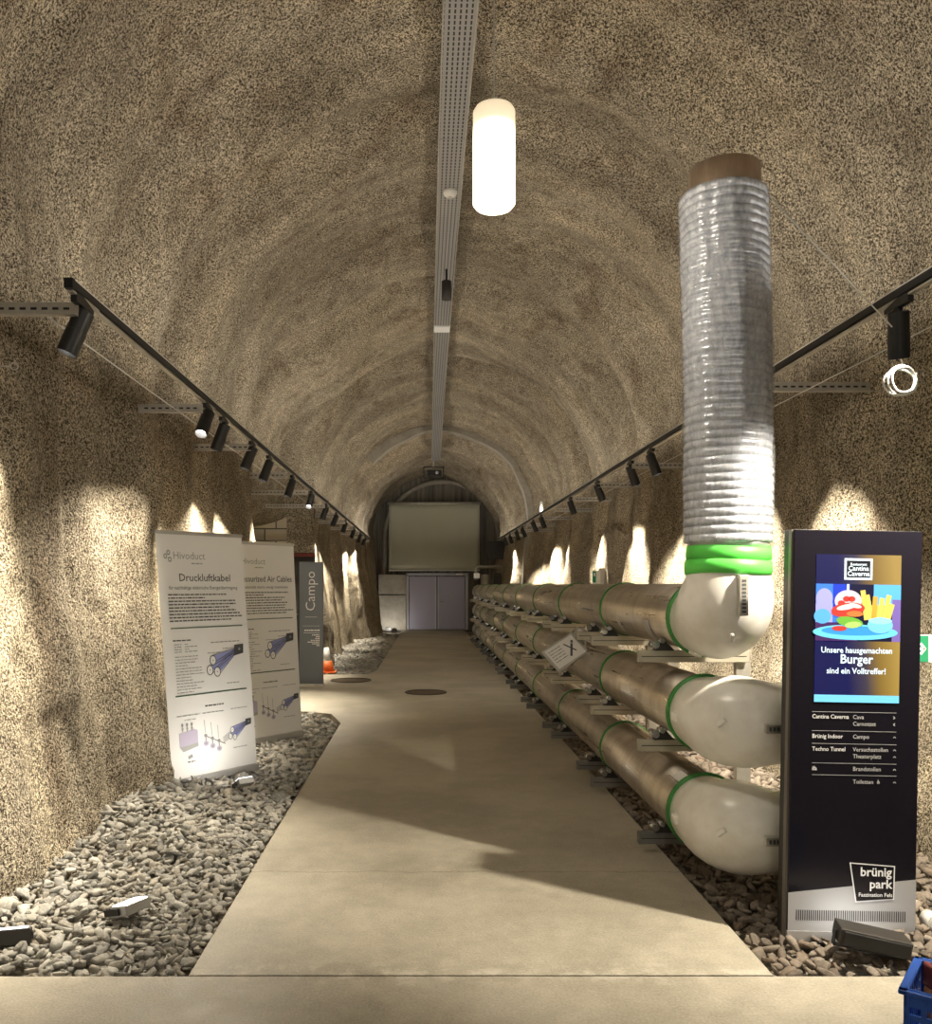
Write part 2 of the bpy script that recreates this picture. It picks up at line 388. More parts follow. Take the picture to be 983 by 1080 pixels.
# gravel
def ico():
    import bmesh
    b = bmesh.new(); bmesh.ops.create_icosphere(b, subdivisions=1, radius=1); v = np.array([x.co[:] for x in b.verts]); fc = np.array([[q.index for q in p.verts] for p in b.faces]); b.free()
    b = bmesh.new(); bmesh.ops.create_icosphere(b, subdivisions=2, radius=1); v2 = np.array([x.co[:] for x in b.verts]); f2 = np.array([[q.index for q in p.verts] for p in b.faces]); b.free()
    return v, fc, v2, f2
I1, F1, I2, F2 = ico()
_ix = [int(np.argmin(np.abs(ys-y))) for y in np.arange(3, 30, .25)]
def wbase(side, Y):
    c = [VX[np.argmin(np.abs(VZ[:iA, i]-.03)), i] if side < 0 else VX[iB+np.argmin(np.abs(VZ[iB:, i]-.03)), i] for i in _ix]
    return np.interp(Y, np.arange(3, 30, .25), c)
def gravel(name, inside, bands, hfun, m, label):
    vs = []; fs = []; off = 0
    for (x0, x1, y0, y1, g, fine) in bands:
        xs = np.arange(x0, x1, g); yy = np.arange(y0, y1, g); X, Y = np.meshgrid(xs, yy)
        X = (X+rng.uniform(-.5, .5, X.shape)*g).ravel(); Y = (Y+rng.uniform(-.5, .5, Y.shape)*g).ravel()
        k = inside(X, Y); X = X[k]; Y = Y[k]; N = len(X)
        B, FC = (I2, F2) if fine else (I1, F1)
        sz = g*rng.uniform(.48, .95, N)*(1+.5*(rng.random(N) > .9))
        for i in range(N):
            p = B*(1+rng.uniform(-.22, .22, (len(B), 1)))
            if fine: p = np.clip(p, -rng.uniform(.45, .9, 3), rng.uniform(.45, .9, 3))
            p = p*np.array([sz[i]*rng.uniform(.9, 1.6), sz[i]*rng.uniform(.6, 1.0), sz[i]*rng.uniform(.25, .55)])
            a, b_, c = rng.uniform(0, 6.28), rng.normal(0, .45), rng.normal(0, .45)
            R = np.array(Matrix.Rotation(a, 3, 'Z') @ Matrix.Rotation(b_, 3, 'X') @ Matrix.Rotation(c, 3, 'Y'))
            p = p @ R.T+np.array([X[i], Y[i], hfun(X[i], Y[i])+rng.uniform(-.02, .014)])
            vs.append(p); fs.append(FC+off); off += len(B)
    v = np.concatenate(vs); q = np.concatenate(fs)
    me = bpy.data.meshes.new(name); me.vertices.add(len(v)); me.vertices.foreach_set('co', v.astype(np.float32).ravel())
    me.loops.add(q.size); me.loops.foreach_set('vertex_index', q.astype(np.int32).ravel())
    me.polygons.add(len(q)); me.polygons.foreach_set('loop_start', np.arange(0, q.size, 3, dtype=np.int32)); me.update()
    me.materials.append(M[m]); o = bpy.data.objects.new(name, me); COL.objects.link(o)
    return tag(o, label, 'gravel', kind='stuff')
hl = lambda x, y: -.025+.09*max(0, min(1, (-1.55-x)/.6))
def inL(X, Y):
    e = PL-.03+.0*Y
    e = np.where(Y > 9.9, PL-.03-(Y-9.9)*.45, e)
    return (X < e) & (Y > YJ+.03) & (Y < 10.72) & (X > wbase(-1, Y)-.03)
gravel('gravel', inL, [(-2.7, PL, YJ, 6.2, .040, True), (-2.7, PL, 6.2, 10.8, .050, False)], hl, 'stoneL', 'grey slate gravel strip along the left wall around the two white banners')
def inL2(X, Y): return (Y > 15.45) & (X < np.interp(Y, [15.4, 16, 26], [-1.05, -.92, -.83])) & (X > wbase(-1, Y)-.03)
gravel('gravel', inL2, [(-2.6, -.8, 15.4, 28, .065, False)], lambda x, y: -.02, 'stoneL', 'pale gravel bed along the left wall beyond the dark sign')
def inR(X, Y): return (X < wbase(1, Y)+.03) & (X > PR+.03) & (Y > YJ+.03)
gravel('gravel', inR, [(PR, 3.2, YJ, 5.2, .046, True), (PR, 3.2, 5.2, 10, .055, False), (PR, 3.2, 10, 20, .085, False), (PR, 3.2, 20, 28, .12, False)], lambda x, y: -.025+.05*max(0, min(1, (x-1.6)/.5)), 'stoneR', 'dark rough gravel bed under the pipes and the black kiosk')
# manhole covers
for i, (x, y, r, lab) in enumerate([(.03, 12.7, .29, 'round rusty manhole cover in the middle of the path'), (-1.22, 14.3, .32, 'round manhole cover in front of the dark sign beside far gravel')]):
    t = thing('manhole_cover', lab, 'manhole cover', (x, y, 0), 'manhole covers in the path')
    MB().use('gold').cyl((0, 0, -.02), (0, 0, .004), r, 32).build('cover', t)
    a = MB().use('blkm'); a.sweep([(r*1.04*math.cos(2*PI*k/32), r*1.04*math.sin(2*PI*k/32), .002) for k in range(32)], .012, 6, closed=True); a.build('rim', t)
# side gallery closing wall (block masonry) with a dark doorway
def blocks():
    m = mat('block_masonry', (.5, .45, .35), .85); t = NT(m); c = t.coord(geo=True)
    sx = t.n('ShaderNodeSeparateXYZ'); t.l(c, sx.inputs[0]); cb = t.n('ShaderNodeCombineXYZ'); t.l(sx.outputs[0], cb.inputs[0]); t.l(sx.outputs[2], cb.inputs[1])
    b = t.n('ShaderNodeTexBrick'); t.l(cb.outputs[0], b.inputs[0]); b.inputs['Scale'].default_value = 1
    b.inputs['Brick Width'].default_value = .42; b.inputs['Row Height'].default_value = .22; b.inputs['Mortar Size'].default_value = .012
    b.inputs['Color1'].default_value = (.56, .50, .40, 1); b.inputs['Color2'].default_value = (.44, .40, .32, 1); b.inputs['Mortar'].default_value = (.10, .09, .07, 1)
    t.l(b.outputs[0], t.b.inputs['Base Color']); return m
M['blocks'] = blocks()
a = MB().use('blocks'); a.box((-3.05, 15.85, 1.33), (1.04, .16, 3.06)); a.use('shot').box((-2.28, 15.84, 2.6), (.5, .16, .8)); a.box((-2.8, 15.85, 3.2), (1.54, .16, .7))
o = a.build('wall_gallery'); o['kind'] = 'structure'
dr = MB().use('blkm').box((-2.28, 15.93, 1.08), (.5, .05, 2.2)).build('door_1'); dr['kind'] = 'structure'
MB().use('redbr').box((-2.28, 15.84, 2.16), (.5, .1, .07)).build('door_frame', dr)
MB().use('steel').cyl((-2.42, 15.88, 1.05), (-2.32, 15.88, 1.05), .012, 8).build('door_handle', dr)
# ---------------------------------------------------------------- far end
def boards():
    m = mat('board_marked_concrete', (.2, .19, .18), .8); t = NT(m)
    n_ = t.noise(t.coord((5, 1, .25), geo=True), 2, 4, .6)
    t.l(t.ramp(n_, [(.35, (.10, .092, .075)), (.65, (.27, .25, .21))]), t.b.inputs['Base Color']); t.bump(n_, .5, .02); return m
M['boards'] = boards()
a = MB().use('boards').box((.35, 30.75, 3), (6.2, .2, 6.4)); o = a.build('wall_end'); o['kind'] = 'structure'
# ring of the bulkhead arch
pts = [(CX+.30-2.05, 0)]+[(CX+.30+2.05*math.cos(PI-k*PI/28), 3.25+2.05*math.sin(PI-k*PI/28)) for k in range(29)]+[(CX+.30+2.05, 0)]
a = MB().use('grayconc').sweep([(x, 30.55, z) for x, z in pts], .09, 8); o = a.build('trim_1'); o['kind'] = 'structure'
# concrete blocks low at left of door
a = MB().use('grayconc').box((-1.12, 30.4, .62), (.98, .3, 1.24)); a.box((-1.12, 30.42, 1.62), (.98, .26, .70)); o = a.build('trim_2', bevel=.01); o['kind'] = 'structure'
# smooth pale band over the vault (right half reaches the floor)
pts = []
for i in list(range(int(NS*.36), NS-2, 2)):
    j = int(np.argmin(np.abs(ys-23.6))); pts.append(V[i, j-3:j+4].mean(0)+NRM[i, j]*.02)
a = MB().use('grayconc')
vs = []
for p in pts: vs += [(p[0], 23.35, p[2]), (p[0], 23.85, p[2])]
c0 = np.array([CX, 0, 2.9]); vs2 = []
for p in pts:
    d = np.array([p[0]-CX, 0, p[2]-2.6]); d /= np.linalg.norm(d)
    for s_ in (-.2, .2):
        vs2.append((p[0]-d[0]*.10, 23.6+s_, p[2]-d[2]*.10)); 
    for s_ in (.2, -.2): vs2.append((p[0]+d[0]*.15, 23.6+s_, p[2]+d[2]*.15))
fs = []
for i in range(len(pts)-1):
    for k in range(4): fs.append((4*i+k, 4*i+(k+1) % 4, 4*i+4+(k+1) % 4, 4*i+4+k))
a.add(vs2, fs, False); o = a.build('trim_3'); o['kind'] = 'structure'
# double door
dr = thing('door_2', None, None, (.47, 30.45, 0)); del_ = [dr.__delitem__(k) for k in list(dr.keys())]; dr['kind'] = 'structure'
W2, H2 = 1.06, 1.98
a = MB().use('frameg'); a.box((-W2, 0, H2/2), (.10, .16, H2)); a.box((W2, 0, H2/2), (.10, .16, H2)); a.box((0, 0, H2), (2*W2+.10, .16, .10)); a.build('door_frame', dr, .005)
for s_ in (-1, 1):
    lf = MB().use('doorg').box((s_*(W2/2-.02), .02, H2/2-.03), (W2-.10, .06, H2-.10)).build('door_leaf', dr, .006)
    MB().use('frameg').box((s_*.045, -.02, H2/2-.03), (.05, .03, H2-.12)).build('edge_strip', lf)
    if s_ > 0: MB().use('steel').cyl((.10, -.06, 1.0), (.22, -.06, 1.0), .014, 8).build('door_handle', lf)
MB().use('wtext').box((.80, -.085, H2), (.24, .006, .05)).build('label_plate', dr)
# projection screen
t = thing('projection_screen', 'large blank olive-grey projection screen hanging above the double door', 'screen', (.37, 30.05, 2.13))
a = MB().use('screenc'); nU, nV = 24, 12; W_, H_ = 3.2, 2.32
vs = []; fs = []
for i in range(nU+1):
    for j in range(nV+1): vs.append((-W_/2+W_*i/nU, .012*math.sin(i*1.3)*(1-j/nV), H_*j/nV))
for i in range(nU):
    for j in range(nV): q = i*(nV+1)+j; fs.append((q, q+nV+1, q+nV+2, q+1))
a.add(vs, fs, True); o = a.build('screen_cloth', t); sl = o.modifiers.new('s', 'SOLIDIFY'); sl.thickness = .01
MB().use('galv').cyl((-W_/2-.03, 0, H_+.03), (W_/2+.03, 0, H_+.03), .05, 12).build('roller', t)
MB().use('white').box((0, 0, -.02), (W_, .04, .04)).build('bottom_bar', t)
for s_ in (-1, 1): MB().use('galv').box((s_*1.5, .31, H_+.03), (.04, .62, .05)).build('wall_arm', t)
# equipment at the right end
t = thing('ventilation_unit', 'grey pipe and tank fitting beside the far door on the right', 'pipe fitting', (2.2, 28.3, 0))
MB().use('galv').cyl((-.15, 0, 0), (-.15, 0, 1.95), .16, 16).build('tank', t)
MB().use('galv').sweep([(-.45, 0, 1.75), (-.45, 0, 2.15), (-.40, 0, 2.2), (.75, 0, 2.2)], .06, 10).build('pipe', t)
a = MB().use('blk'); a.box((.25, .1, 2.75), (.6, .4, .6)); a.build('dark_cabinet', t, .01)
MB().use('steel').box((-.45, 0, 1.9), (.22, .2, .2)).build('valve', t, .02)
MB().use('blkm').box((.35, .12, 1.0), (.5, .4, 2.0)).build('frame', t, .01)
# ---------------------------------------------------------------- ceiling tray and its fittings
m = mat('perforated_tray', (.42, .41, .40), .45, .5); t_ = NT(m); sx = t_.n('ShaderNodeSeparateXYZ'); t_.l(t_.coord(geo=True), sx.inputs[0])
fx = t_.math('FRACT', t_.math('MULTIPLY', sx.outputs[0], 24)); fy = t_.math('FRACT', t_.math('MULTIPLY', sx.outputs[1], 16))
hx = t_.math('LESS_THAN', t_.math('ABSOLUTE', t_.math('SUBTRACT', fx, .5)), .16); hy = t_.math('LESS_THAN', t_.math('ABSOLUTE', t_.math('SUBTRACT', fy, .5)), .34)
t_.l(t_.mix(t_.math('MULTIPLY', hx, hy), (.42, .41, .40), (.035, .03, .03)), t_.b.inputs['Base Color']); M['tray'] = m
TX, TZ = .265, 5.78
t = thing('cable_tray', 'long perforated grey cable tray running along the tunnel crown', 'cable tray', (TX, 0, TZ))
def trayx(y): return .115*sst(6, 30, y)
def tz(y): return -.42*max(0, min(1, (y-20)/5.9))
YT = [1.5, 8, 14, 20, 25.9]
a = MB().use('tray'); b = MB().use('galv')
for p_, q_ in zip(YT[:-1], YT[1:]):
    a.add([(sx_*.12+trayx(yy), yy, h_+tz(yy)) for h_ in (0, .004) for sx_, yy in ((-1, p_), (1, p_), (1, q_-.01), (-1, q_-.01))], [(0, 1, 2, 3), (4, 5, 6, 7), (0, 1, 5, 4), (2, 3, 7, 6)])
    for s_ in (-1, 1):
        x0, x1 = s_*.125+trayx(p_), s_*.125+trayx(q_)
        b.add([(xx+w_*.006, yy, h_+tz(yy)) for h_ in (-.008, .06) for xx, w_, yy in ((x0, -1, p_), (x0, 1, p_), (x1, 1, q_-.01), (x1, -1, q_-.01))], [(0, 1, 2, 3), (4, 5, 6, 7), (0, 1, 5, 4), (1, 2, 6, 5), (2, 3, 7, 6), (3, 0, 4, 7)])
a.build('perforated_base', t); b.build('side_rail', t)
for y in (4, 7.5, 11, 14.5, 18, 21.5, 25):
    x = float(trayx(y)); MB().use('galv').cyl((x-.1, y, .0), (x-.1, y, .35), .006, 6).build('hanger_rod', t); MB().use('galv').cyl((x+.1, y, .0), (x+.1, y, .35), .006, 6).build('hanger_rod', t)
MB().use('wtext').box((float(trayx(13.9)), 13.9, -.012), (.26, .30, .02)).build('splice_plate', t)['label'] = 'pale splice plate'
t = thing('smoke_detector', 'white round smoke detector under the ceiling tray', 'smoke detector', (.28, 9.05, TZ))
MB().use('white').sweep([(0, 0, 0), (0, 0, -.03), (0, 0, -.05), (0, 0, -.065)], [.075, .075, .062, .04], 20).build('housing', t)
MB().use('galv').cyl((0, 0, -.064), (0, 0, -.07), .02, 12).build('sensor', t)
t = thing('ceiling_spotlight', 'small dark cylinder lamp hanging under the ceiling tray', 'spotlight', (.30, 11.3, TZ))
MB().use('blkm').cyl((0, 0, -.16), (0, 0, -.40), .065, 16).build('lamp_head', t); MB().use('blk').sweep([(0, 0, 0), (0, 0, -.16)], .015, 8).build('stem', t)
light('added_path_beam', 'SPOT', (0, .02, -.43), 260, (1, .91, .76), (0, .8, -1), parent=t, spot_size=math.radians(120), spot_blend=1, shadow_soft_size=.06)  # beam added to the dark cylinder to brighten the middle of the path
t = thing('projector', 'dark projector in a hanging frame at the far end of the tray', 'projector', (.30, 26.2, 5.05))
a = MB().use('blkm')
for s_ in (-1, 1): a.box((s_*.30, 0, 0), (.03, .03, .36)); a.box((0, 0, s_*.17), (.63, .03, .03))
a.build('frame', t); MB().use('blk').box((.03, 0, -.03), (.42, .4, .17)).build('body', t, .02); MB().use('galv').cyl((0, 0, .18), (0, 0, .55), .03, 8).build('pole', t)
MB().use('steel').cyl((.1, -.2, -.03), (.1, -.24, -.03), .05, 12).build('lens', t)
# ---------------------------------------------------------------- pendant lamps
def opal():
    m = mat('opal_glass', (.85, .8, .7), .4, emis=(1, .80, .52), es=5); t = NT(m)
    s_ = t.n('ShaderNodeSeparateXYZ'); t.l(t.coord(), s_.inputs[0])
    r = t.ramp(s_.outputs[2], [(.0, (1, 1, 1)), (.33, (1, 1, 1)), (.39, (.17, .17, .17)), (.48, (.11, .11, .11))])
    t.l(t.math('MULTIPLY', r, 5.5), t.b.inputs['Emission Strength']); return m
M['opal'] = opal()
def pendant(x, y, z, lab, top):
    t = thing('pendant_lamp', lab, 'lamp', (x, y, z), 'cylindrical pendant lamps')
    R = .098
    prof = [(0, .004), (.012, R*.85), (.03, R), (.45, R), (.468, R*.9), (.475, .02)]
    MB().use('opal').sweep([(0, 0, a) for a, b in prof], [b for a, b in prof], 32).build('lamp_shade', t)
    MB().use('white').cyl((0, 0, .475), (0, 0, .52), .012, 10).build('cap', t)
    MB().use('galv').cyl((0, 0, .52), (0, 0, top-z), .0035, 6).build('cable', t)
    light('pendant_light', 'POINT', (0, 0, -.12), PENDANT_W, (1, .90, .74), parent=t, shadow_soft_size=.1)
    return t
pendant(.326, 3.96, 3.34, 'glowing white cylinder pendant lamp hanging from the vault', 6.0)
pendant(.326, -.6, 3.34, 'added cylinder pendant lamp hanging unseen behind the viewer', 6.0)  # extra lamp out of view, added to lift the vault's brightness
# ---------------------------------------------------------------- light tracks, spots, brackets
TZL = 3.07
def track(side, x, y0, y1, lab):
    t = thing('lighting_track', lab, 'light track', (x, y0, TZL))
    LN = y1-y0
    a = MB().use('blk'); a.box((0, LN/2, .012), (.04, LN, .04)); a.box((0, LN/2, -.012), (.014, LN, .012)); a.build('rail', t)
    MB().use('galv').box((0, LN/2, -.022), (.030, LN, .010)).build('channel', t)
    MB().use('blk').box((0, -.01, .01), (.044, .03, .05)).build('end_cap', t)
    MB().use('white').box((0, LN/2, .037), (.035, LN, .008)).build('added_uplight_strip', t)  # made-up strip that stands for the added fill light above the rail
    return t
XL, XR = -1.74, 2.42
track(-1, XL, 4.2, 27.5, 'long black lighting track with silver channel along the left wall')
track(1, XR, 2.6, 27.5, 'long black lighting track with silver channel along the right wall')
def spot_proto():
    t = thing('track_spotlight', 'x', 'spotlight')
    MB().use('blk').box((0, 0, -.035), (.034, .22, .05)).build('adapter', t, .004)
    MB().use('galv').add([(-.019, -.02, -.012), (-.019, .18, -.012), (-.019, .16, -.05), (.019, -.02, -.012), (.019, .18, -.012), (.019, .16, -.05)], [(0, 1, 2), (3, 5, 4), (0, 2, 5, 3), (1, 4, 5, 2), (0, 3, 4, 1)]).build('cover_plate', t)
    MB().use('blk').cyl((0, 0, -.05), (0, 0, -.10), .02, 10).build('swivel', t)
    h = MB().use('blk').lathe([(0, .03), (.045, .03), (.05, .025), (.05, -.08), (.052, -.083), (.052, -.205), (.046, -.205), (.042, -.155)], 24, False)
    h = h.build('lamp_head', t, loc=(0, 0, -.105)); h.rotation_mode = 'QUATERNION'
    MB().use('steel').lathe([(.0465, -.200), (.0465, -.190), (.044, -.180)], 24).build('trim_ring', h)
    MB().use('led').cyl((0, 0, -.150), (0, 0, -.158), .041, 20).build('lens', h)
    l = light('spot_beam', 'SPOT', (0, 0, -.210), SPOT_W, WARM, parent=h, spot_size=math.radians(72), spot_blend=1.0, shadow_soft_size=.03)
    return t
sp = spot_proto(); sp_tree = tree_of(sp)
LY = [4.35, 6.87, 7.42, 8.65, 9.6, 11.3, 13.2, 15.2, 17.0, 19.0, 21.2, 23.4, 25.2]
RY = [3.3, 4.35, 6.25, 7.6, 9.1, 10.0, 11.9, 14.1, 17.6, 18.9, 21.0, 22.3, 24.0, 25.5]
first = True
for side, ylist, X in ((-1, LY, XL), (1, RY, XR)):
    for i, y in enumerate(ylist):
        if first: t = sp; mp = {o.name: o for o in [sp]+[c for v in sp_tree.values() for c in v]}; first = False
        else: mp = dup(sp, None, sp_tree); t = mp[sp.name]
        t.location = (X, y, TZL)
        dy = random.uniform(-.25, .25); dx = random.uniform(.58, .86); e = SPOT_W
        if side < 0 and i in (1, 6): dx, dy = .30, -1.25
        if side < 0 and i == 0: dx, dy = .70, -.25
        if side > 0 and i == 1: dx, dy = .30, .50; e = SPOT_W*.9
        if side > 0 and i == 0: dx, dy = -.60, .95; e = SPOT_W*.95
        d = Vector((side*dx, dy, -1.9)).normalized()
        h = [o for k, o in mp.items() if k.startswith('lamp_head')][0]
        h.rotation_mode = 'QUATERNION'; h.rotation_quaternion = Vector((0, 0, -1)).rotation_difference(d)
        sb = [o for k, o in mp.items() if k.startswith('spot_beam')][0]
        if side > 0 and i in (0, 1):
            sb.data = sb.data.copy(); sb.data.energy = e
            if i == 0: sb.data.spot_size = math.radians(82); sb.data.spot_blend = .6
        nm = 'left' if side < 0 else 'right'
        if side < 0:
            lab = f'black cylinder spotlight on the left track, {ORD[i]} from its near end'
            if i in (1, 6): lab = f'left track spotlight with glowing lens turned to the viewer, {ORD[i]} from the near end'
        else:
            lab = f'black cylinder spotlight on the right track, {ORD[i-1]} from the right picture edge' if i else 'black spotlight on the right track just outside the frame, aimed at the pipe elbows'
        tag(t, lab, 'spotlight', f'spotlights on the {nm} track')
def bracket(side, X, y, lab, grp):
    xw = wall_at(side, y, 3.0); Ln = abs(xw-X)+.04
    t = thing('wall_bracket', lab, 'bracket', (X, y, 2.99), grp)
    a = MB().use('galv'); a.box((side*Ln/2, 0, -.035), (Ln, .045, .006)); a.box((side*Ln/2, .02, .0), (Ln, .005, .07))
    a.build('arm', t)
    a = MB().use('rubber')
    k = .06
    while k < Ln-.05: a.box((side*k, .0165, .002), (.030, .003, .012)); k += .055
    a.build('slot', t)['kind'] = 'stuff'
    MB().use('arm_dark').box((side*(Ln-.02), 0, 0), (.02, .06, .16)).build('wall_plate', t)
    return t
for i, y in enumerate([4.28, 6.7, 8.6, 10.8, 12.8, 15.0, 17, 18.9, 21, 23, 25, 27]):
    bracket(-1, XL, y, f'slotted steel wall bracket of the left lighting track, {ORD[i]} from the near end', 'brackets of the left track')
for i, y in enumerate([3.9, 5.97, 7.95, 9.9, 11.85, 13.8, 15.8, 17.7, 19.7, 21.7, 23.7, 25.7]):
    bracket(1, XR, y, f'slotted steel wall bracket of the right lighting track, {ORD[i]} from the near end', 'brackets of the right track')
def wire(name, pts, r, lab, m='white', cat='wire'):
    return tag(MB().use(m).sweep(pts, r, 6).build(name), lab, cat)
wire('steel_wire', [(-1.885, 4.28, 2.945)]+[(-1.885, y, 2.935) for y in range(6, 28, 2)], .004, 'thin pale wire strung along under the left track brackets', 'white')
wire('steel_wire', [(2.62, 2.6, 2.945)]+[(2.62, y, 2.935) for y in range(4, 28, 2)], .004, 'thin pale wire strung along under the right track brackets', 'white')
wire('guy_wire', [(1.72, 4.5, 3.76), (2.36, 4.30, 2.90)], .0035, 'thin pale diagonal wire from the duct collar to the right track')
# hanging coil of cable
t = thing('cable_coil', 'small coil of white cable hanging below the nearest right spotlight', 'cable', (2.47, 4.40, 2.66))
a = MB().use('white')
for k in range(4): a.sweep([(.064*(1+.10*k)*math.cos(q/20*2*PI)+.006*(-1)**k, .008*k+.004*math.sin(q), .066*(1+.07*((k*2) % 3))*math.sin(q/20*2*PI)-.004*k) for q in range(20)], .0050, 6, closed=True)
a.build('coil', t)
MB().use('white').sweep([(0, 0, .08), (-.05, -.02, .17), (-.07, -.03, .235)], .003, 6).build('hanging_string', t)
MB().use('steel').sweep([(.09+.022*math.cos(q/10*2*PI), 0, .02+.022*math.sin(q/10*2*PI)) for q in range(10)], .004, 6, closed=True).build('hook', t)
wx = wall_at(-1, 4.6, 2.75)
t = thing('eye_bolt', 'small round eye bolt on the left wall below the first spotlight', 'eye bolt', (wx+.06, 4.6, 2.78))
MB().use('galv').sweep([(.07+.02*math.cos(q/12*2*PI), 0, .02*math.sin(q/12*2*PI)) for q in range(12)], .004, 6, closed=True).build('ring', t); MB().use('galv').cyl((-.1, 0, 0), (.05, 0, 0), .004, 6).build('shank', t)
t = tag(MB().use('white').cyl((XR, 17.6, 3.10), (XR, 17.6, 3.32), .035, 10).build('white_tube'), 'short white tube standing on the right lighting track far down the tunnel', 'tube')
# ---------------------------------------------------------------- pipes
PX, PRAD = 1.575, .197
PZ = [1.415, .885, .333]
RINGS = [4.60+2.05*k for k in range(10)]
YE = 24.4
def sidebit(p): return p
names = ['top', 'middle', 'bottom']
for k, z in enumerate(PZ):
    t = thing('aluminium_pipe', f'long dull aluminium pipe with green joint rings, {names[k]} of the three stacked pipes', 'pipe', (PX, 4.7, z), 'aluminium pipes stacked along the right')
    a = MB().use('alu'); pr = [(-.02, PRAD-.004)]
    for r in RINGS[1:]:
        y = r-4.7; pr += [(y-.06, PRAD-.004), (y-.05, PRAD+.001), (y+.05, PRAD+.001), (y+.06, PRAD-.004)]
    pr.append((YE-4.7, PRAD-.004)); a.sweep([(0, y, 0) for y, r in pr], [r for y, r in pr], 40); a.build('barrel', t)
    for r in RINGS:
        if r == RINGS[0]: continue
        y = r-4.7; MB().use('green').sweep([(0, y-.018, 0), (0, y-.017, 0), (0, y+.017, 0), (0, y+.018, 0)], [PRAD-.01, PRAD+.010, PRAD+.010, PRAD-.01], 40).build('joint_ring', t)
    if k == 0:
        for yy in (.55, 1.35):
            P_ = MB().use('silver'); vs = []
            for q in range(7):
                an = PI+.15+q*.11
                for d_ in (0, .13 if yy < 1 else .1): vs.append(((PRAD+.0015)*math.cos(an), yy+d_, (PRAD+.0015)*math.sin(an)))
            P_.add(vs, [(2*q, 2*q+1, 2*q+3, 2*q+2) for q in range(6)], True)
            P_.build('sticker', t)['label'] = 'silvery sticker'
    if k == 2:
        P_ = MB().use('paper'); vs = []
        for q in range(5):
            an = PI*.62+q*.08
            for d_ in (0, .16): vs.append(((PRAD+.0015)*math.cos(an), .12+d_, (PRAD+.0015)*math.sin(an)))
        P_.add(vs, [(2*q, 2*q+1, 2*q+3, 2*q+2) for q in range(4)], True); P_.build('sticker', t)['label'] = 'white paper sticker'
# elbows: bend from +y run to exit direction e
def elbow(k, z, e, lab):
    t = thing('pipe_elbow', lab, 'pipe elbow', (PX, 4.65, z), 'cream pipe elbows')
    e = Vector(e); B = .235; c = Vector((0, .0, 0))+e*B
    pts = [Vector((0, .13, 0)), Vector((0, .06, 0))]; rad = [PRAD+.006, PRAD+.010]
    N = 14
    for i in range(N+1):
        a_ = i/N*PI/2; pts.append(c-e*B*math.cos(a_)-Vector((0, 1, 0))*B*math.sin(a_)); rad.append(PRAD+.010+.032*math.sin(i/N*PI))
    last = pts[-1]; pts += [last+e*.05, last+e*.10]; rad += [PRAD+.006, PRAD+.006]
    MB().use('cream').sweep(pts, rad, 48).build('casting', t)
    MB().use('green').sweep([(0, .105, 0), (0, .108, 0), (0, .142, 0), (0, .145, 0)], [PRAD-.01, PRAD+.021, PRAD+.021, PRAD-.01], 48).build('joint_ring', t)
    # lugs
    a = MB().use('cream')
    def outer(a_, up=0.0, extra=0.0):      # a point on the outer side of the bend, a_ from 0 (pipe side) to pi/2
        ax = c-e*B*math.cos(a_)-Vector((0, 1, 0))*B*math.sin(a_)
        rdir = (ax-c).normalized(); side = e.cross(Vector((0, 1, 0))).normalized()
        dd = (rdir*math.cos(up)+side*math.sin(up)).normalized(); r_ = PRAD+.010+.032*math.sin(a_*2)
        return ax+dd*(r_+extra), dd
    p, d_ = outer(.85, .10, .004); R_ = Vector((0, 0, 1)).rotation_difference(d_).to_matrix()
    a.box(p, (.02, .05, .03) if e.z else (.055, .03, .03), R_)
    a.build('lug', t, .006); a = MB().use('cream')
    p, d_ = outer(.05, 0 if not e.z else .5, .0); R_ = Vector((0, 0, 1)).rotation_difference(d_).to_matrix()
    a.box(p, (.05, .07, .03), R_)
    a.build('lug', t, .006)
    # nameplate block
    p, d_ = outer(1.45, 0, .0)
    side = e.cross(Vector((0, 1, 0))).normalized()
    X_ = e; Y_ = d_; Z_ = X_.cross(Y_)
    Rm = Matrix((X_, Z_, Y_)).transposed()
    cen = p+e*.07-Z_*(-.02 if e.z else -.0)
    cen = cen+(Vector((-.03, -.012, -.115)) if e.z else Vector((-.05, -.012, .01)))
    pb = MB().use('galv'); pb.box(cen, (.20, .045, .045), Rm); pb = pb.build('nameplate', t, .004)
    q = MB().use('ink')
    for i in range(9):
        q.box(cen-X_*.085+X_*(.019*i+.006)+Y_*.0235, (.011, .02, .002), Rm)
    q.build('raised_lettering', pb)
    return t, last
tE, _ = elbow(0, PZ[0], (0, 0, 1), 'cream cast elbow at the end of the top pipe turning upwards under the lime bands')
for k in (1, 2):
    t, last = elbow(k, PZ[k], (1, 0, 0), f'cream cast elbow turning right behind the kiosk, end of the {names[k]} pipe')
    xo = .235+.10
    MB().use('lime' if k == 1 else 'green').sweep([(xo-.02, -.235, 0), (xo-.018, -.235, 0), (xo+.03, -.235, 0), (xo+.032, -.235, 0)], [PRAD, PRAD+.01, PRAD+.01, PRAD], 40).build('outlet_ring', t)
    MB().use('alu').cyl((xo, -.235, 0), (xo+.42, -.235, 0), PRAD-.006, 40).build('outlet_pipe', t)
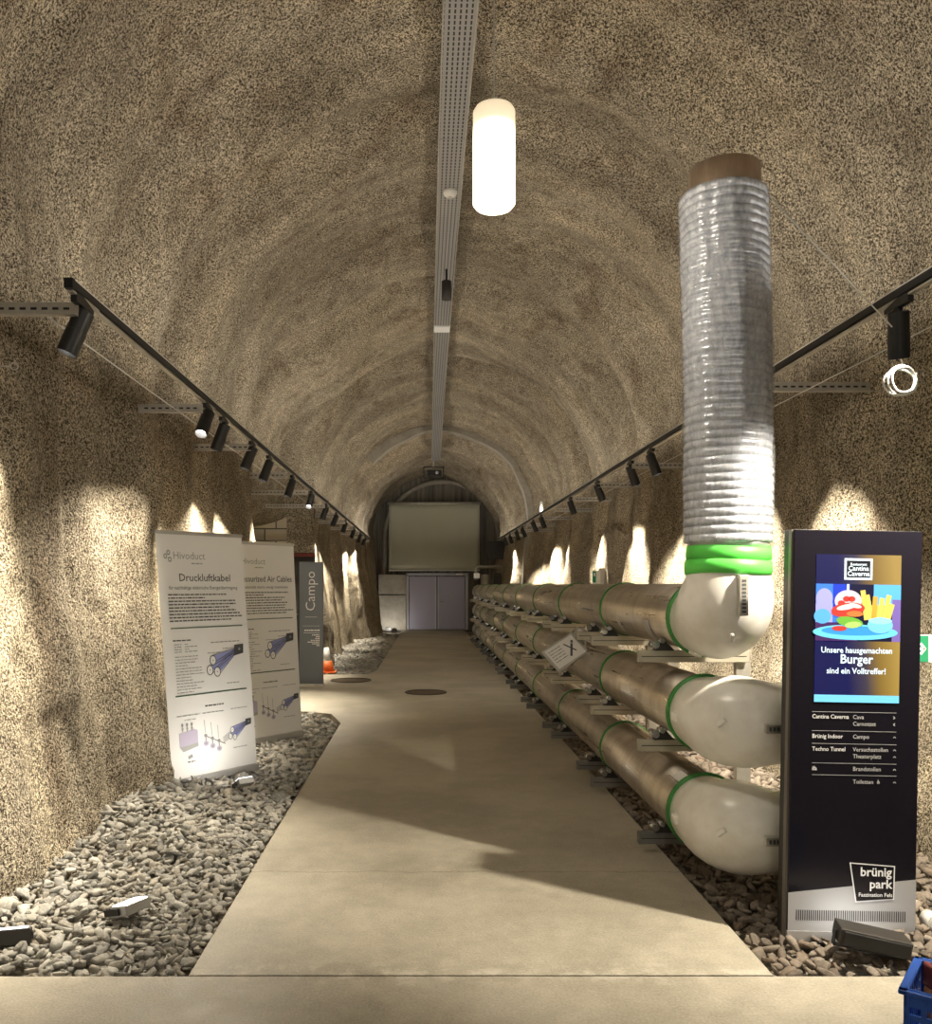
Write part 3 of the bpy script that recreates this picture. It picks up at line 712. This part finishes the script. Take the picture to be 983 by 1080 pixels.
# flexible duct
HX, HY = PX, 4.65-.235
HXt = HX-.0
DZ0, DZ1 = 1.815, 3.615
t = thing('flexible_duct', 'tall ribbed duct in shiny plastic wrap rising from the top elbow', 'duct', (HX, HY, 0))
a = MB().use('pvc'); prof = []
NR = 42; H_ = DZ1-DZ0
for i in range(NR):
    z0 = DZ0+H_*i/NR; p_ = H_/NR
    for q, r in ((0, .202), (.10, .214), (.5, .2175), (.90, .214)): prof.append((z0+p_*q, r))
prof.append((DZ1, .19))
vs = []; fs = []; n = 72
for j, (z, r) in enumerate(prof):
    for k in range(n):
        an = 2*PI*k/n; wob = .006*float(vnoise(np.array(k*.42), np.array(z*3.0), 8))+.0045*float(vnoise(np.array(k*.9), np.array(z*14.0), 12))
        rr = r+wob; tilt = .010*math.cos(an)*math.sin(z*1.7)
        vs.append((rr*math.cos(an)-.022*(z-DZ0)/2+.006*math.sin(z*3), rr*math.sin(an), z+tilt))
for j in range(len(prof)-1):
    for k in range(n): fs.append((j*n+k, j*n+(k+1) % n, (j+1)*n+(k+1) % n, (j+1)*n+k))
a.add(vs, fs, True); hose = a.build('ribbed_hose', t)
tw = NT(M['pvc']); nn = tw.noise(tw.coord((3, 3, 1.2), geo=True), 14, 4, .7); tw.bump(nn, .35, .012)
tw.l(tw.ramp(nn, [(.35, (.44, .47, .53)), (.55, (.64, .67, .74)), (.7, (.80, .82, .88))]), tw.b.inputs['Base Color'])
def film():
    m = mat('clear_film', (.9, .92, .95), .08, trans=1, ior=1.3, alpha=.28); x = NT(m); q = x.noise(x.coord((2, 2, 5), geo=True), 9, 5, .75); x.bump(q, .6, .015); return m
M['film'] = film()
a = MB().use('film'); prof = []
for i in range(NR*2+1): prof.append((DZ0-.02+(H_+.04)*i/(NR*2), .2235+.003*math.sin(i*PI)+(.003 if i % 2 else -.002)))
vs = []; fs = []
for j, (z, r) in enumerate(prof):
    for k in range(n):
        an = 2*PI*k/n; rr = r+.005*float(vnoise(np.array(k*.8), np.array(z*9.0), 21)); vs.append((rr*math.cos(an)-.022*(z-DZ0)/2+.006*math.sin(z*3), rr*math.sin(an), z+.010*math.cos(an)*math.sin(z*1.7)))
for j in range(len(prof)-1):
    for k in range(n): fs.append((j*n+k, j*n+(k+1) % n, (j+1)*n+(k+1) % n, (j+1)*n+k))
a.add(vs, fs, True); a.build('plastic_film', t)
MB().use('tin').sweep([(-.02, 0, DZ1-.02), (-.02, 0, DZ1+.02), (-.02, 0, DZ1+.13), (-.02, 0, DZ1+.135)], [.178, .178, .178, .17], 48).build('collar', t)['label'] = 'brown metal collar'
for i, (z0, z1, r) in enumerate(((1.655, 1.730, .214), (1.725, 1.800, .209))):
    a = MB().use('lime'); vs = []; n2 = 48
    for (z, rr) in ((z0, r-.01), (z0+.003, r), ((z0+z1)/2, r+.004), (z1-.004, r), (z1, r-.01)):
        for k in range(n2): an = 2*PI*k/n2; vs.append(((rr+.003*math.sin(3*an+i))*math.cos(an), (rr+.003*math.sin(3*an+i))*math.sin(an), z+.006*math.sin(2*an+i)))
    a.add(vs, [(j*n2+k, j*n2+(k+1) % n2, (j+1)*n2+(k+1) % n2, (j+1)*n2+k) for j in range(4) for k in range(n2)], True); a.build('lime_band', t)
MB().use('silver').sweep([(0, 0, 1.79), (0, 0, 1.825)], [.195, .205], 40).build('tape_collar', t)
# pipe racks
def rack_proto():
    t = thing('pipe_rack', 'x', 'pipe rack', (PX, 5.1, 0))
    MB().use('galv').box((.345, .05, .60), (.085, .05, 1.26)).build('post', t)
    MB().use('galv').box((.345, .04, -.005), (.16, .16, .02)).build('foot_plate', t)
    for k, z in enumerate(PZ):
        zt = z-PRAD-.008
        a = MB().use('arm' if k < 2 else 'arm_dark')
        x0, x1, h = -.295, .36, .070
        a.box(((x0+x1)/2, 0, zt-h/2), (x1-x0, .05, h))
        a = a.build('arm', t, .003)
        MB().use('rubber').box(((x0+x1)/2, -.0255, zt-h/2), (x1-x0-.03, .002, .005)).build('groove', a)
        for s_ in (-1, 1):
            b = MB().use('rubber').add([(s_*.085, -.035, zt), (s_*.20, -.035, zt), (s_*.155, -.035, zt+.075), (s_*.085, .035, zt), (s_*.20, .035, zt), (s_*.155, .035, zt+.075)], [(0, 1, 2), (3, 5, 4), (0, 2, 5, 3), (1, 4, 5, 2), (0, 3, 4, 1)])
            b.use('steel').cyl((s_*.20, -.05, zt+.035), (s_*.20, .055, zt+.035), .022, 12); b.cyl((s_*.168, -.075, zt+.062), (s_*.165, .02, zt+.055), .016, 10)
            b.build('pipe_saddle', t)
    return t
rp = rack_proto(); rt = tree_of(rp)
RK = [5.1]
for r in RINGS[1:]: RK += [r-.11, r+.50]
RK = [y for y in RK if y < 24.3]
WORD = lambda i: ORD[i]
for i, y in enumerate(RK):
    t = rp if i == 0 else dup(rp, None, rt)[rp.name]
    t.location = (PX, y, 0)
    tag(t, f'steel rack with three arms carrying the pipes, {ORD[i]} counted from the elbows', 'pipe rack', 'racks under the pipes')
# tilted info boards leaning on the pipes
t = thing('info_board', 'tilted framed info board standing at the middle pipe', 'info board', (1.22, 7.55, .99))
def board(name, c, u, v, W, H, parent):
    p = Panel(Vector(c)-Vector(u).normalized()*W/2-Vector(v).normalized()*H/2, u, v)
    R_ = Matrix((p.u, p.v, p.n)).transposed()
    b = MB().use('silver').box(Vector(c)-p.n*.010, (W, H, .018), R_).build(name, parent, .002)
    p.rect('paper', .02, .02, W-.02, H-.02, .001)
    rr = random.Random(3)
    for q in range(5): p.words('ink2', .04, H-.06-q*.03, W*.5, .008, rr, .002)
    p.line('ink', (W*.55, .06), (W-.05, H-.07), .02, .002); p.line('ink', (W*.6, H-.06), (W-.08, .08), .012, .002)
    p.build('print', b); return b
board('board_panel', (.03, 0, .02), (.83, .25, .50), (-.45, .5, .55), .34, .26, t)
board('board_panel', (.24, .02, .16), (.85, .2, -.33), (.25, .6, .45), .26, .12, t)
a = MB().use('galv'); a.cyl((.10, .05, -.11), (.10, .05, .10), .012, 8); a.cyl((.22, .06, -.15), (.22, .06, .2), .012, 8); a.build('stand', t)
# ---------------------------------------------------------------- banners
def cable_fig(p, c, s, rnd):
    u, v = c
    tip = (u+.22*s, v+.11*s)
    for (a, b) in ((0, .045), (-.03, -.02), (.03, -.035)):
        q = (u+a*s, v+b*s)
        p.poly('inkb', [(q[0], q[1]+.030*s), (tip[0], tip[1]+.01*s), (tip[0], tip[1]-.02*s), (q[0]+.01*s, q[1]-.012*s)], .0014)
        p.line('ink', (q[0], q[1]+.033*s), (tip[0], tip[1]+.012*s), .004*s, .0020); p.line('ink', (q[0], q[1]-.033*s), (tip[0], tip[1]-.012*s), .004*s, .0020)
        p.ell('ink', q, .028*s, .035*s, .0024); p.ell('paper', q, .022*s, .029*s, .0028); p.ell('ink2', q, .004*s, .005*s, .0032)
    p.poly('ink', [(tip[0]-.04*s, tip[1]-.045*s), (tip[0]+.045*s, tip[1]-.03*s), (tip[0]+.05*s, tip[1]+.035*s), (tip[0]-.03*s, tip[1]+.03*s)], .0030)
    p.ell('ink2', (tip[0]+.012*s, tip[1]), .010*s, .010*s, .0034)
def banner(x0, y0, x1, y1, topdx, title, sub, logo, lab, seed):
    rr = random.Random(seed); W = math.hypot(x1-x0, y1-y0); H = 1.97
    t = thing('roll_up_banner', lab, 'banner', ((x0+x1)/2, (y0+y1)/2, 0), 'white roll-up banners')
    u = Vector((x1-x0, y1-y0, 0)).normalized(); v = Vector((topdx[0], topdx[1], H)).normalized()
    o = Vector((x0, y0, .05))-t.location
    p = Panel(o, u, v); v_ = p.v; R_ = Matrix((p.u, p.v, p.n)).transposed()
    # sheet: slightly bowed surface
    vs = []; fs = []; NU, NV = 10, 20
    sheet = MB().use('paper').box(o+u*W/2+v*H/2-p.n*.004, (W, H, .004), R_).build('banner_sheet', t)
    MB().use('silver').box(o+u*W/2+v*(H+.008)-p.n*.004, (W+.01, .03, .022), R_).build('top_rail', t)
    MB().use('silver').box(o+u*W/2+v*(-.025)-p.n*.03, (W+.02, .06, .10), R_).build('base_housing', t, .01)
    MB().use('galv').cyl(o+u*W/2-p.n*.03, o+u*W/2+v*H-p.n*.02, .012, 8).build('support_pole', t)
    if logo:
        for c in ((.075, .115), (.105, .145), (.115, .09)): p.ell('inkp', (c[0], H-.30+c[1]), .018, .022, .001); p.ell('paper', (c[0], H-.30+c[1]), .008, .01, .0015)
        p.text('inkp', 'Hivoduct', .145, H-.205, .085)
        p.words('inkp', .32, H-.245, .43, .010, rr)
    else:
        p.text('inkp', 'Hivoduct', .145, H-.205, .085); p.words('inkp', .32, H-.245, .43, .010, rr)
        for c in ((.075, .115), (.105, .145), (.115, .09)): p.ell('inkp', (c[0], H-.30+c[1]), .018, .022, .001); p.ell('paper', (c[0], H-.30+c[1]), .008, .01, .0015)
    p.text('ink', title, W*.52, H-.385, .088, 'CENTER', .004, sx=.9 if len(title) > 15 else 1)
    p.text('ink', sub, W*.50, H-.452, .040, 'CENTER', .002, sx=.92)
    for q in range(9): p.words('ink', .075, H-.50-.0265*q, W-.07-(rr.random()*.15 if q != 7 else -.02) - (.25 if q == 1 else 0), .010, rr)
    p.line('inkg', (.08, H-.765), (W-.06, H-.765), .009)
    p.words('ink', .09, H-.87, .27, .009, rr); p.words('ink2', .46, H-.90, .76, .008, rr)
    for q in range(4): p.words('ink2', .10, H-.90-.02*q, .17, .006, rr); p.words('ink2', .20, H-.90-.02*q, .32 if q % 2 else .24, .006, rr)
    for q in range(13): p.words('ink2', .10, H-1.00-.024*q, .22+rr.random()*.16, .006, rr)
    cable_fig(p, (.47, H-1.10), 1.22, rr)
    for (a, b) in ((.42, -.985), (.58, -.955), (.60, -1.25)): p.words('ink2', a, H+b, a+.13, .006, rr)
    p.line('inkg', (.08, H-1.31), (W-.06, H-1.31), .011)
    p.words('ink', .36, H-1.42, .55, .010, rr); p.words('ink2', .08, H-1.475, .30, .006, rr); p.words('ink2', .33, H-1.475, .55, .006, rr); p.words('ink2', .62, H-1.47, .80, .006, rr)
    # transformer box drawing
    p.poly('inkl', [(.09, H-1.72), (.27, H-1.70), (.27, H-1.60), (.23, H-1.585), (.09, H-1.61)], .0014)
    p.poly('inkp', [(.09, H-1.72), (.12, H-1.76), (.27, H-1.73), (.27, H-1.70)], .0013)
    for k in range(3): p.line('ink2', (.125+.045*k, H-1.60), (.125+.045*k, H-1.53), .010, .002); p.ell('ink2', (.125+.045*k, H-1.545), .011, .014, .0021); p.ell('inkp', (.125+.045*k, H-1.575), .011, .011, .0022)
    p.words('ink2', .15, H-1.51, .26, .006, rr)
    p.poly('ink2', [(.16, H-1.80), (.20, H-1.785), (.21, H-1.81), (.165, H-1.825)], .0016)
    p.words('ink', .155, H-1.85, .23, .010, rr)
    # connector assembly
    for k in range(3):
        a_, b_ = .345+.065*k, H-1.655-.03*k
        p.line('ink2', (a_, b_+.02), (a_-.005, b_+.13), .004, .0016); p.line('ink', (a_, b_), (a_, b_-.06), .007, .0018)
        p.ell('inkl', (a_, b_-.065), .028, .024, .0020, 8); p.ell('ink2', (a_, b_-.065), .012, .010, .0024, 8); p.ell('ink2', (a_, b_), .016, .014, .0022, 10)
        p.line('ink', (a_-.01, b_), (a_+.065, b_-.035), .006, .002)
    for k in range(4): p.line('ink2', (.52, H-1.74+.014*k), (.615, H-1.695+.016*k), .005, .002)
    cable_fig(p, (.62, H-1.68), .78, rr)
    p.words('ink2', .62, H-1.80, .77, .006, rr)
    p.build('print', sheet, 'grey and dark print')
    return t
banner(-1.985, 6.74, -1.450, 7.42, (-.135, 0), 'Druckluftkabel', 'für nachhaltige elektrische Energieübertragung', True, 'white roll-up banner titled Druckluftkabel, nearer of the two banners on the left gravel', 5)
banner(-1.84, 8.43, -1.30, 9.10, (-.09, 0), 'Pressurized Air Cables', 'for sustainable electric energy transmission', False, 'white roll-up banner titled Pressurized Air Cables, partly hidden behind the nearer banner', 6)
# ---------------------------------------------------------------- Campo sign
t = thing('sign_pillar', 'slate-grey upright sign reading Campo beside the left side passage', 'sign', (-1.775, 13.46, 0))
pan = MB().use('slate').box((0, .03, 1.0), (.375, .06, 1.93)).build('sign_panel', t, .004)
MB().use('blk').box((-.20, .03, .99), (.02, .064, 1.95)).build('edge_strip', t)
MB().use('galv').box((0, .03, .02), (.39, .10, .04)).build('base', t)
p = Panel((-.1875, 0, .035), (1, 0, 0), (0, 0, 1)); rr = random.Random(9)
p.text('wtext', 'Campo', .245, 1.93-.78, .215, bold=-.008, rot=PI/2)
p.line('wtext', (.09, 1.06), (.28, 1.06), .004); p.line('wtext', (.05, .92), (.32, .92), .003)
p.words('wtext', .08, .84, .32, .020, rr); p.line('wtext', (.07, .81), (.32, .81), .006)
for k in range(7): p.words('wtext', .32-[.12, .06, .07, .14, .19, .12, .05][k], .77-.028*k, .32, .014, rr)
p.build('lettering', pan, 'white lettering')
t = thing('traffic_cone', 'small orange and white cone half hidden behind the dark sign', 'traffic cone', (-1.78, 15.6, 0))
MB().use('orange').sweep([(0, 0, .02), (0, 0, .22)], [.15, .10], 20).build('cone_body', t); MB().use('wtext').sweep([(0, 0, .22), (0, 0, .46)], [.10, .04], 20).build('reflective_band', t)
MB().use('orange').box((0, 0, .012), (.36, .36, .024)).build('base', t, .006)
# ---------------------------------------------------------------- kiosk
KS = 3.86/900
def kpx(x, y): return ((x-(838-8*(y-555)/432))*KS, (987-y)*KS)
KW, KH, KD = .579, 1.853, .11
t = thing('information_kiosk', 'tall black information kiosk with a lit screen standing on the gravel', 'kiosk', (1.643, 3.86, 0))
t.rotation_euler = (0, .0186, 0)
body = MB().use('blk').box((KW/2, KD/2, KH/2+.0), (KW, KD, KH)).build('housing', t, .004)
MB().use('edge').box((-.004, .025, KH/2), (.010, .030, KH)).build('edge_strip', t)
MB().use('silver').box((KW/2, .02, .012), (KW+.004, .05, .05)).build('plinth', t)
p = Panel((0, 0, 0), (1, 0, 0), (0, 0, 1))
p.rect('blk2', .002, .0, KW-.002, KH-.002, .001)
b0 = kpx(830, 938); b1 = kpx(966, 922)
p.poly('foot', [(.001, .03), (KW-.001, .03), (KW-.001, b1[1]), (.001, b0[1])], .002)
o = p.build('front_glass', t, 'glossy black front with silver foot')
p = Panel((0, 0, 0), (1, 0, 0), (0, 0, 1))
for k in range(52):
    x = 839+k*2.24; a_ = kpx(x, 967); b_ = kpx(x, 956); p.rect('rubber', a_[0], a_[1], a_[0]+.0045, b_[1], .003)
p.build('vent_grille', t)['kind'] = 'stuff'
# directory
p = Panel((0, 0, 0), (1, 0, 0), (0, 0, 1))
M['dim'] = mat('pale_print', (.55, .55, .55), .6)
for y in (747, 767, 780.5, 801, 813.5): a_ = kpx(856, y); b_ = kpx(945, y); p.rect('dim', a_[0], a_[1], b_[0], a_[1]+.0018, .003)
rows = [(753.8, 'Cantina Caverna', 'Cava', '>'), (761, '', 'Carnotzet', '<'), (774.5, 'Brünig Indoor', 'Campo', '^'), (788, 'Techno Tunnel', 'Versuchsstollen', '^'), (795.2, '', 'Theaterplatz', '^'), (808.5, 'ifa', 'Brandstollen', '^'), (822, '', 'Toiletten', '^')]
for (y, l1, l2, ar) in rows:
    a_ = kpx(856, y)
    if l1: p.text('wtext', l1, a_[0], a_[1], .0265, bold=.012, h=.003, sx=.93)
    b_ = kpx(899, y); p.text('dim', l2, b_[0], b_[1], .0265, h=.003, bold=.004, sx=.95)
    c_ = kpx(943, y); c_ = (c_[0], c_[1]+.008); q = .006
    pts = {'>': [(-q, q), (q*.4, 0), (-q, -q)], '<': [(q*.4, q), (-q, 0), (q*.4, -q)], '^': [(-q, -q*.5), (0, q*.6), (q, -q*.5)]}[ar]
    for (e, f_) in ((0, 1), (1, 2)): p.line('dim', (c_[0]+pts[e][0], c_[1]+pts[e][1]), (c_[0]+pts[f_][0], c_[1]+pts[f_][1]), .003, .003)
a_ = kpx(924.5, 822)
p.ell('dim', (a_[0]+.006, a_[1]+.006), .006, .006, .003); p.ell('blk2', (a_[0]+.006, a_[1]+.006), .0035, .0035, .0035); p.rect('dim', a_[0]+.003, a_[1]+.006, a_[0]+.006, a_[1]+.02, .0036)
p.build('directory_lettering', t, 'pale directory list')
p = Panel((0, 0, 0), (1, 0, 0), (0, 0, 1))
Q = [kpx(895.5, 905), kpx(943.5, 908), kpx(942.5, 943.5), kpx(901.5, 947)]
c_ = (sum(q[0] for q in Q)/4, sum(q[1] for q in Q)/4)
p.poly('wtext', Q, .004); p.poly('blk2', [(c_[0]+(q[0]-c_[0])*.94, c_[1]+(q[1]-c_[1])*.94) for q in Q], .005)
a_ = kpx(941.5, 918.8); p.text('wtext', 'brünig', a_[0]-.008, a_[1], .056, 'RIGHT', .022, h=.006)
a_ = kpx(941.5, 931.5); p.text('wtext', 'park', a_[0]-.008, a_[1], .056, 'RIGHT', .022, h=.006)
a_ = kpx(940.5, 940.5); p.text('wtext', 'Faszination Fels', a_[0], a_[1], .0245, 'RIGHT', .012, h=.006)
p.build('logo_plate', t, 'logo plate with white lettering')
# screen
s0 = kpx(857.5, 736.5); SW, SH = .384, .668
sxo, szo = s0[0]+.002, s0[1]
def scr():
    m = mat('screen_background', (.01, .01, .02), .2, emis=(1, 1, 1), es=1.0); t = NT(m); sx = t.n('ShaderNodeSeparateXYZ'); t.l(t.n('ShaderNodeTexCoord').outputs['Generated'], sx.inputs[0])
    fx = t.math('ADD', t.math('MULTIPLY', sx.outputs[0], 1.0), t.math('MULTIPLY', t.math('SUBTRACT', sx.outputs[2], .5), .18))
    c = t.ramp(fx, [(.34, lin((14, 18, 78))), (.55, lin((70, 62, 70))), (.72, lin((150, 118, 40))), (1, lin((196, 160, 70)))])
    t.l(c, t.b.inputs['Emission Color']); return m
M['scr'] = scr()
disp_ = MB().use('scr').box((sxo+SW/2, -.0020, szo+SH/2), (SW, .002, SH)).build('screen', t)
p = Panel((sxo, -.003, szo), (1, 0, 0), (0, 0, 1))
def E(name, rgb, s=1.0):
    if name not in M: M[name] = emit(name, lin(rgb), s)
    return name
def U(x, y): return (x*SW, (1-y)*SH)
def R(m, x0, y0, x1, y1, h): a_ = U(x0, y1); b_ = U(x1, y0); p.rect(m, a_[0], a_[1], b_[0], b_[1], h)
R(E('e_navy', (16, 18, 50)), 0, .20, 1, .585, .0006)
for (nm, rgb, x0, y0, x1, y1) in (('e_b1', (60, 120, 225), 0, .20, .36, .46), ('e_b2', (30, 60, 190), .2, .2, .4, .36), ('e_b3', (90, 170, 235), .68, .2, 1, .36), ('e_b4', (160, 160, 225), 0, .33, .2, .5), ('e_b5', (120, 100, 170), .9, .3, 1, .585), ('e_b6', (70, 40, 90), 0, .46, .5, .585)):
    R(E(nm, rgb), x0, y0, x1, y1, .0008+.0001*int(nm[-1]))
def EL(m, x, y, rx, ry, h, n=20, rot=0): p.ell(m, U(x, y), rx*SW, ry*SH, h, n, rot=rot)
EL(E('e_b4', (160, 160, 225)), .10, .30, .10, .07, .0015); EL(E('e_b3', (0, 0, 0)), .08, .42, .10, .05, .0016)
EL(E('e_plate', (110, 205, 240)), .47, .525, .50, .052, .0018, 32); EL(E('e_plate2', (60, 150, 215)), .47, .515, .40, .032, .0020, 32)
for (a, b, c, d, q) in ((.55, .24, .60, .44, .05), (.60, .27, .66, .45, .05), (.70, .28, .68, .45, .05), (.78, .29, .74, .45, .05), (.86, .27, .80, .46, .05), (.90, .33, .84, .46, .05)):
    p.line(E('e_fry', (235, 200, 95)) if a != .70 else E('e_fry2', (205, 160, 60)), U(a, b), U(c, d), .022, .0022)
p.poly(E('e_fry3', (220, 180, 80)), [U(.58, .34), U(.88, .34), U(.84, .47), U(.66, .47)], .0021)
EL(E('e_bowl', (120, 195, 235)), .76, .475, .15, .055, .0026, 28); EL(E('e_bowl2', (150, 225, 250)), .76, .445, .14, .022, .0028, 24)
EL(E('e_bun', (225, 195, 200)), .38, .315, .16, .075, .0024, 24); EL(E('e_red', (200, 60, 50)), .38, .37, .20, .045, .0026, 14, .1)
for (x, y) in ((.30, .33), (.42, .30), (.45, .35), (.36, .30)): EL('e_red', x, y, .045, .02, .0028, 9)
EL(E('e_cream', (240, 232, 220)), .36, .355, .12, .018, .0030, 12, .2); EL('e_cream', .46, .345, .08, .014, .0031, 12, -.2)
EL('e_red', .30, .40, .12, .025, .0029, 12, -.1); EL(E('e_or', (225, 120, 60)), .46, .40, .10, .02, .0030, 12)
EL(E('e_leaf', (110, 175, 60)), .40, .455, .16, .035, .0032, 13, -.15); EL(E('e_leaf2', (175, 215, 110)), .44, .475, .10, .022, .0034, 11, .1); EL('e_red', .28, .50, .09, .018, .0031, 11)
p.line('e_white', U(.375, .20), U(.375, .27), .010, .0026)
R('e_white', .33, .025, .66, .170, .0010); R(E('e_blk', (22, 22, 30)), .355, .040, .635, .155, .0014)
for (s_, y, sz) in (('Restaurant', .073, .017), ('Cantina', .107, .030), ('Caverna', .143, .030)):
    a_ = U(.495, y); p.text('e_white', s_, a_[0], a_[1], sz, 'CENTER', .018, h=.002)
for (s_, y, sz) in (('Unsere hausgemachten', .665, .037), ('Burger', .735, .058), ('sind ein Volltreffer!', .805, .037)):
    a_ = U(.49, y); p.text('e_white', s_, a_[0], a_[1], sz, 'CENTER', .02, h=.002, sx=.93)
R(E('e_cy', (120, 205, 240)), .0, .95, 1, 1.0, .001)
p.build('screen_picture', disp_, 'burger advertisement shown on the screen')
# flood light lighting the kiosk foot
def flood(name_label, loc, rz, rx, size, e, strength, face='flood', body_m='blkm', spot=None):
    t = thing('flood_light', name_label, 'flood light', loc, 'flood lights on the gravel'); t.rotation_euler = (rx, .16 if face == 'ledsoft' else 0, rz)
    W, H, D_ = size
    h = MB().use(body_m).box((0, 0, 0), (W, D_, H)).build('housing', t, .006)
    MB().use('blk').box((0, -D_/2-.006, H*.02), (W*.94, .012, H*.8)).build('back_cover', t, .004) if body_m == 'blkm' else None
    MB().use(face).box((0, D_/2+.002, 0), (W*.88, .004, H*.82)).build('lit_face', t)
    a = MB().use('blk')
    for s_ in (-1, 1): a.box((s_*(W/2+.006), 0, -H*.35), (.006, .03, H*.9))
    a.box((0, 0, -H*.8), (W+.018, .03, .006)); a.build('mounting_yoke', t)
    l = light('flood_beam', 'AREA', (0, D_/2+.012, 0), e, COOL, (0, 1, 0), parent=t, shape='RECTANGLE', size=W*.85, size_y=H*.8)
    return t
flood('dark flood light lying in front of the kiosk foot, its back to the path', (1.90, 3.62, .10), -.20, .02, (.28, .07, .125), .3, 9, face='ledsoft')
M['alufl'] = mat('cast_aluminium_lamp', (.45, .45, .45), .4, .7)
flood('small white-lit flood light in the middle of the near left gravel', (-1.415, 4.12, .045), 1.05, 1.32, (.15, .11, .05), 2.0, 9, body_m='alufl')
flood('dark flood light with lit top at the left picture edge on the gravel', (-1.86, 3.76, .045), .25, 1.32, (.24, .05, .07), 2, 9)
flood('small flood light glowing on the gravel in front of the nearer banner', (-1.40, 6.66, .06), .64, 1.05, (.13, .09, .05), 4.5, 9, body_m='alufl')
flood('left small flood light on the ground at the far end left of the door', (-1.22, 29.3, .10), 0, .35, (.16, .13, .06), 5, 9, body_m='alufl')
flood('right small flood light on the ground at the far end left of the door', (-1.0, 29.0, .07), 0, .35, (.16, .13, .06), 5, 9, body_m='alufl')
# exit sign on the right wall
xs_ = min(wall_at(1, 4.66, 1.25), 2.95)
t = thing('exit_sign', 'green arrow sign on the right wall behind the kiosk', 'sign', (2.67, 4.62, 1.325))
MB().use('white').box((.12, .012, -.07), (.26, .02, .15)).build('sign_plate', t, .002)
p = Panel((-.01, 0, -.145), (1, 0, 0), (0, 0, 1)); p.rect('exit', .004, .004, .072, .146, .001); p.line('wtext', (.008, .075), (.05, .075), .014, .002); p.line('wtext', (.028, .105), (.054, .073), .014, .002); p.line('wtext', (.028, .045), (.054, .077), .014, .002)
p.build('arrow_print', t); MB().use('galv').box((.20, .05, -.07), (.30, .02, .03)).build('wall_arm', t)
xw = wall_at(1, 13.7, 1.75)
t = thing('wall_sign', 'small green and white sign on the right wall above the pipes', 'sign', (2.70, 13.6, 1.62))
MB().use('white').box((.05, .01, .10), (.13, .02, .22)).build('sign_plate', t)
p = Panel((-.015, 0, 0), (1, 0, 0), (0, 0, 1)); p.rect('exit', .005, .02, .06, .20, .001); p.rect('wtext', .02, .12, .045, .17, .002); p.build('print', t)
MB().use('galv').box((.14, .04, .12), (.10, .04, .26)).build('conduit', t)
# white puck at right edge
t = thing('ground_lamp', 'small white round lamp on the gravel at the right picture edge', 'lamp', (2.33, 3.90, .06))
MB().use('white').cyl((0, -.02, 0), (0, .05, 0), .038, 20).build('body', t); MB().use('white').cyl((0, -.024, 0), (0, -.02, 0), .03, 20).build('lens', t)
# ---------------------------------------------------------------- blue crate and brush
t = thing('plastic_crate', 'blue plastic crate on the floor at the lower right corner', 'crate', (1.63, 2.90, 0)); t.rotation_euler = (0, 0, -.67)
CWd, CL, CH = .42, .31, .22
a = MB().use('blue'); a.box((CWd/2, CL/2, .01), (CWd, CL, .012)); a.build('bottom', t)
Y00 = 0
for (c, d, ax) in (((.006, Y00+CL/2), CL, 1), ((CWd-.006, Y00+CL/2), CL, 1), ((CWd/2, Y00+.006), CWd, 0), ((CWd/2, Y00+CL-.006), CWd, 0)):
    a = MB().use('blue'); sz = lambda l, th=.008: (th, l, 1) if ax else (l, th, 1)
    for z, hh in ((.04, .07), (.135, .02), (.20, .06)):
        s_ = sz(d); a.box((c[0], c[1], z), (s_[0], s_[1], hh))
    nb = 8
    for k in range(nb+1):
        o_ = -d/2+.01+(d-.02)*k/nb; a.box((c[0]+(0 if ax else o_), c[1]+(o_ if ax else 0), .12), (.012 if ax else .016, .016 if ax else .012, .20))
    a.build('side_wall', t)
a = MB().use('blue')
for (c, s_) in (((0, Y00+CL/2), (.03, CL+.03, .016)), ((CWd, Y00+CL/2), (.03, CL+.03, .016)), ((CWd/2, Y00), (CWd+.03, .03, .016)), ((CWd/2, Y00+CL), (CWd+.03, .03, .016))): a.box((c[0], c[1], CH), s_)
a.build('rim', t, .004)
t = thing('hand_brush', 'hand brush with dark red top and wooden grip standing in the blue crate', 'brush', (1.822, 3.07, .02))
MB().use('wood').sweep([(0, 0, 0), (.0, .0, .10), (.0, .0, .135)], [.016, .022, .018], 12).build('grip', t)
MB().use('redbr').box((-.002, .0, .175), (.026, .05, .085)).build('bristles', t, .008)
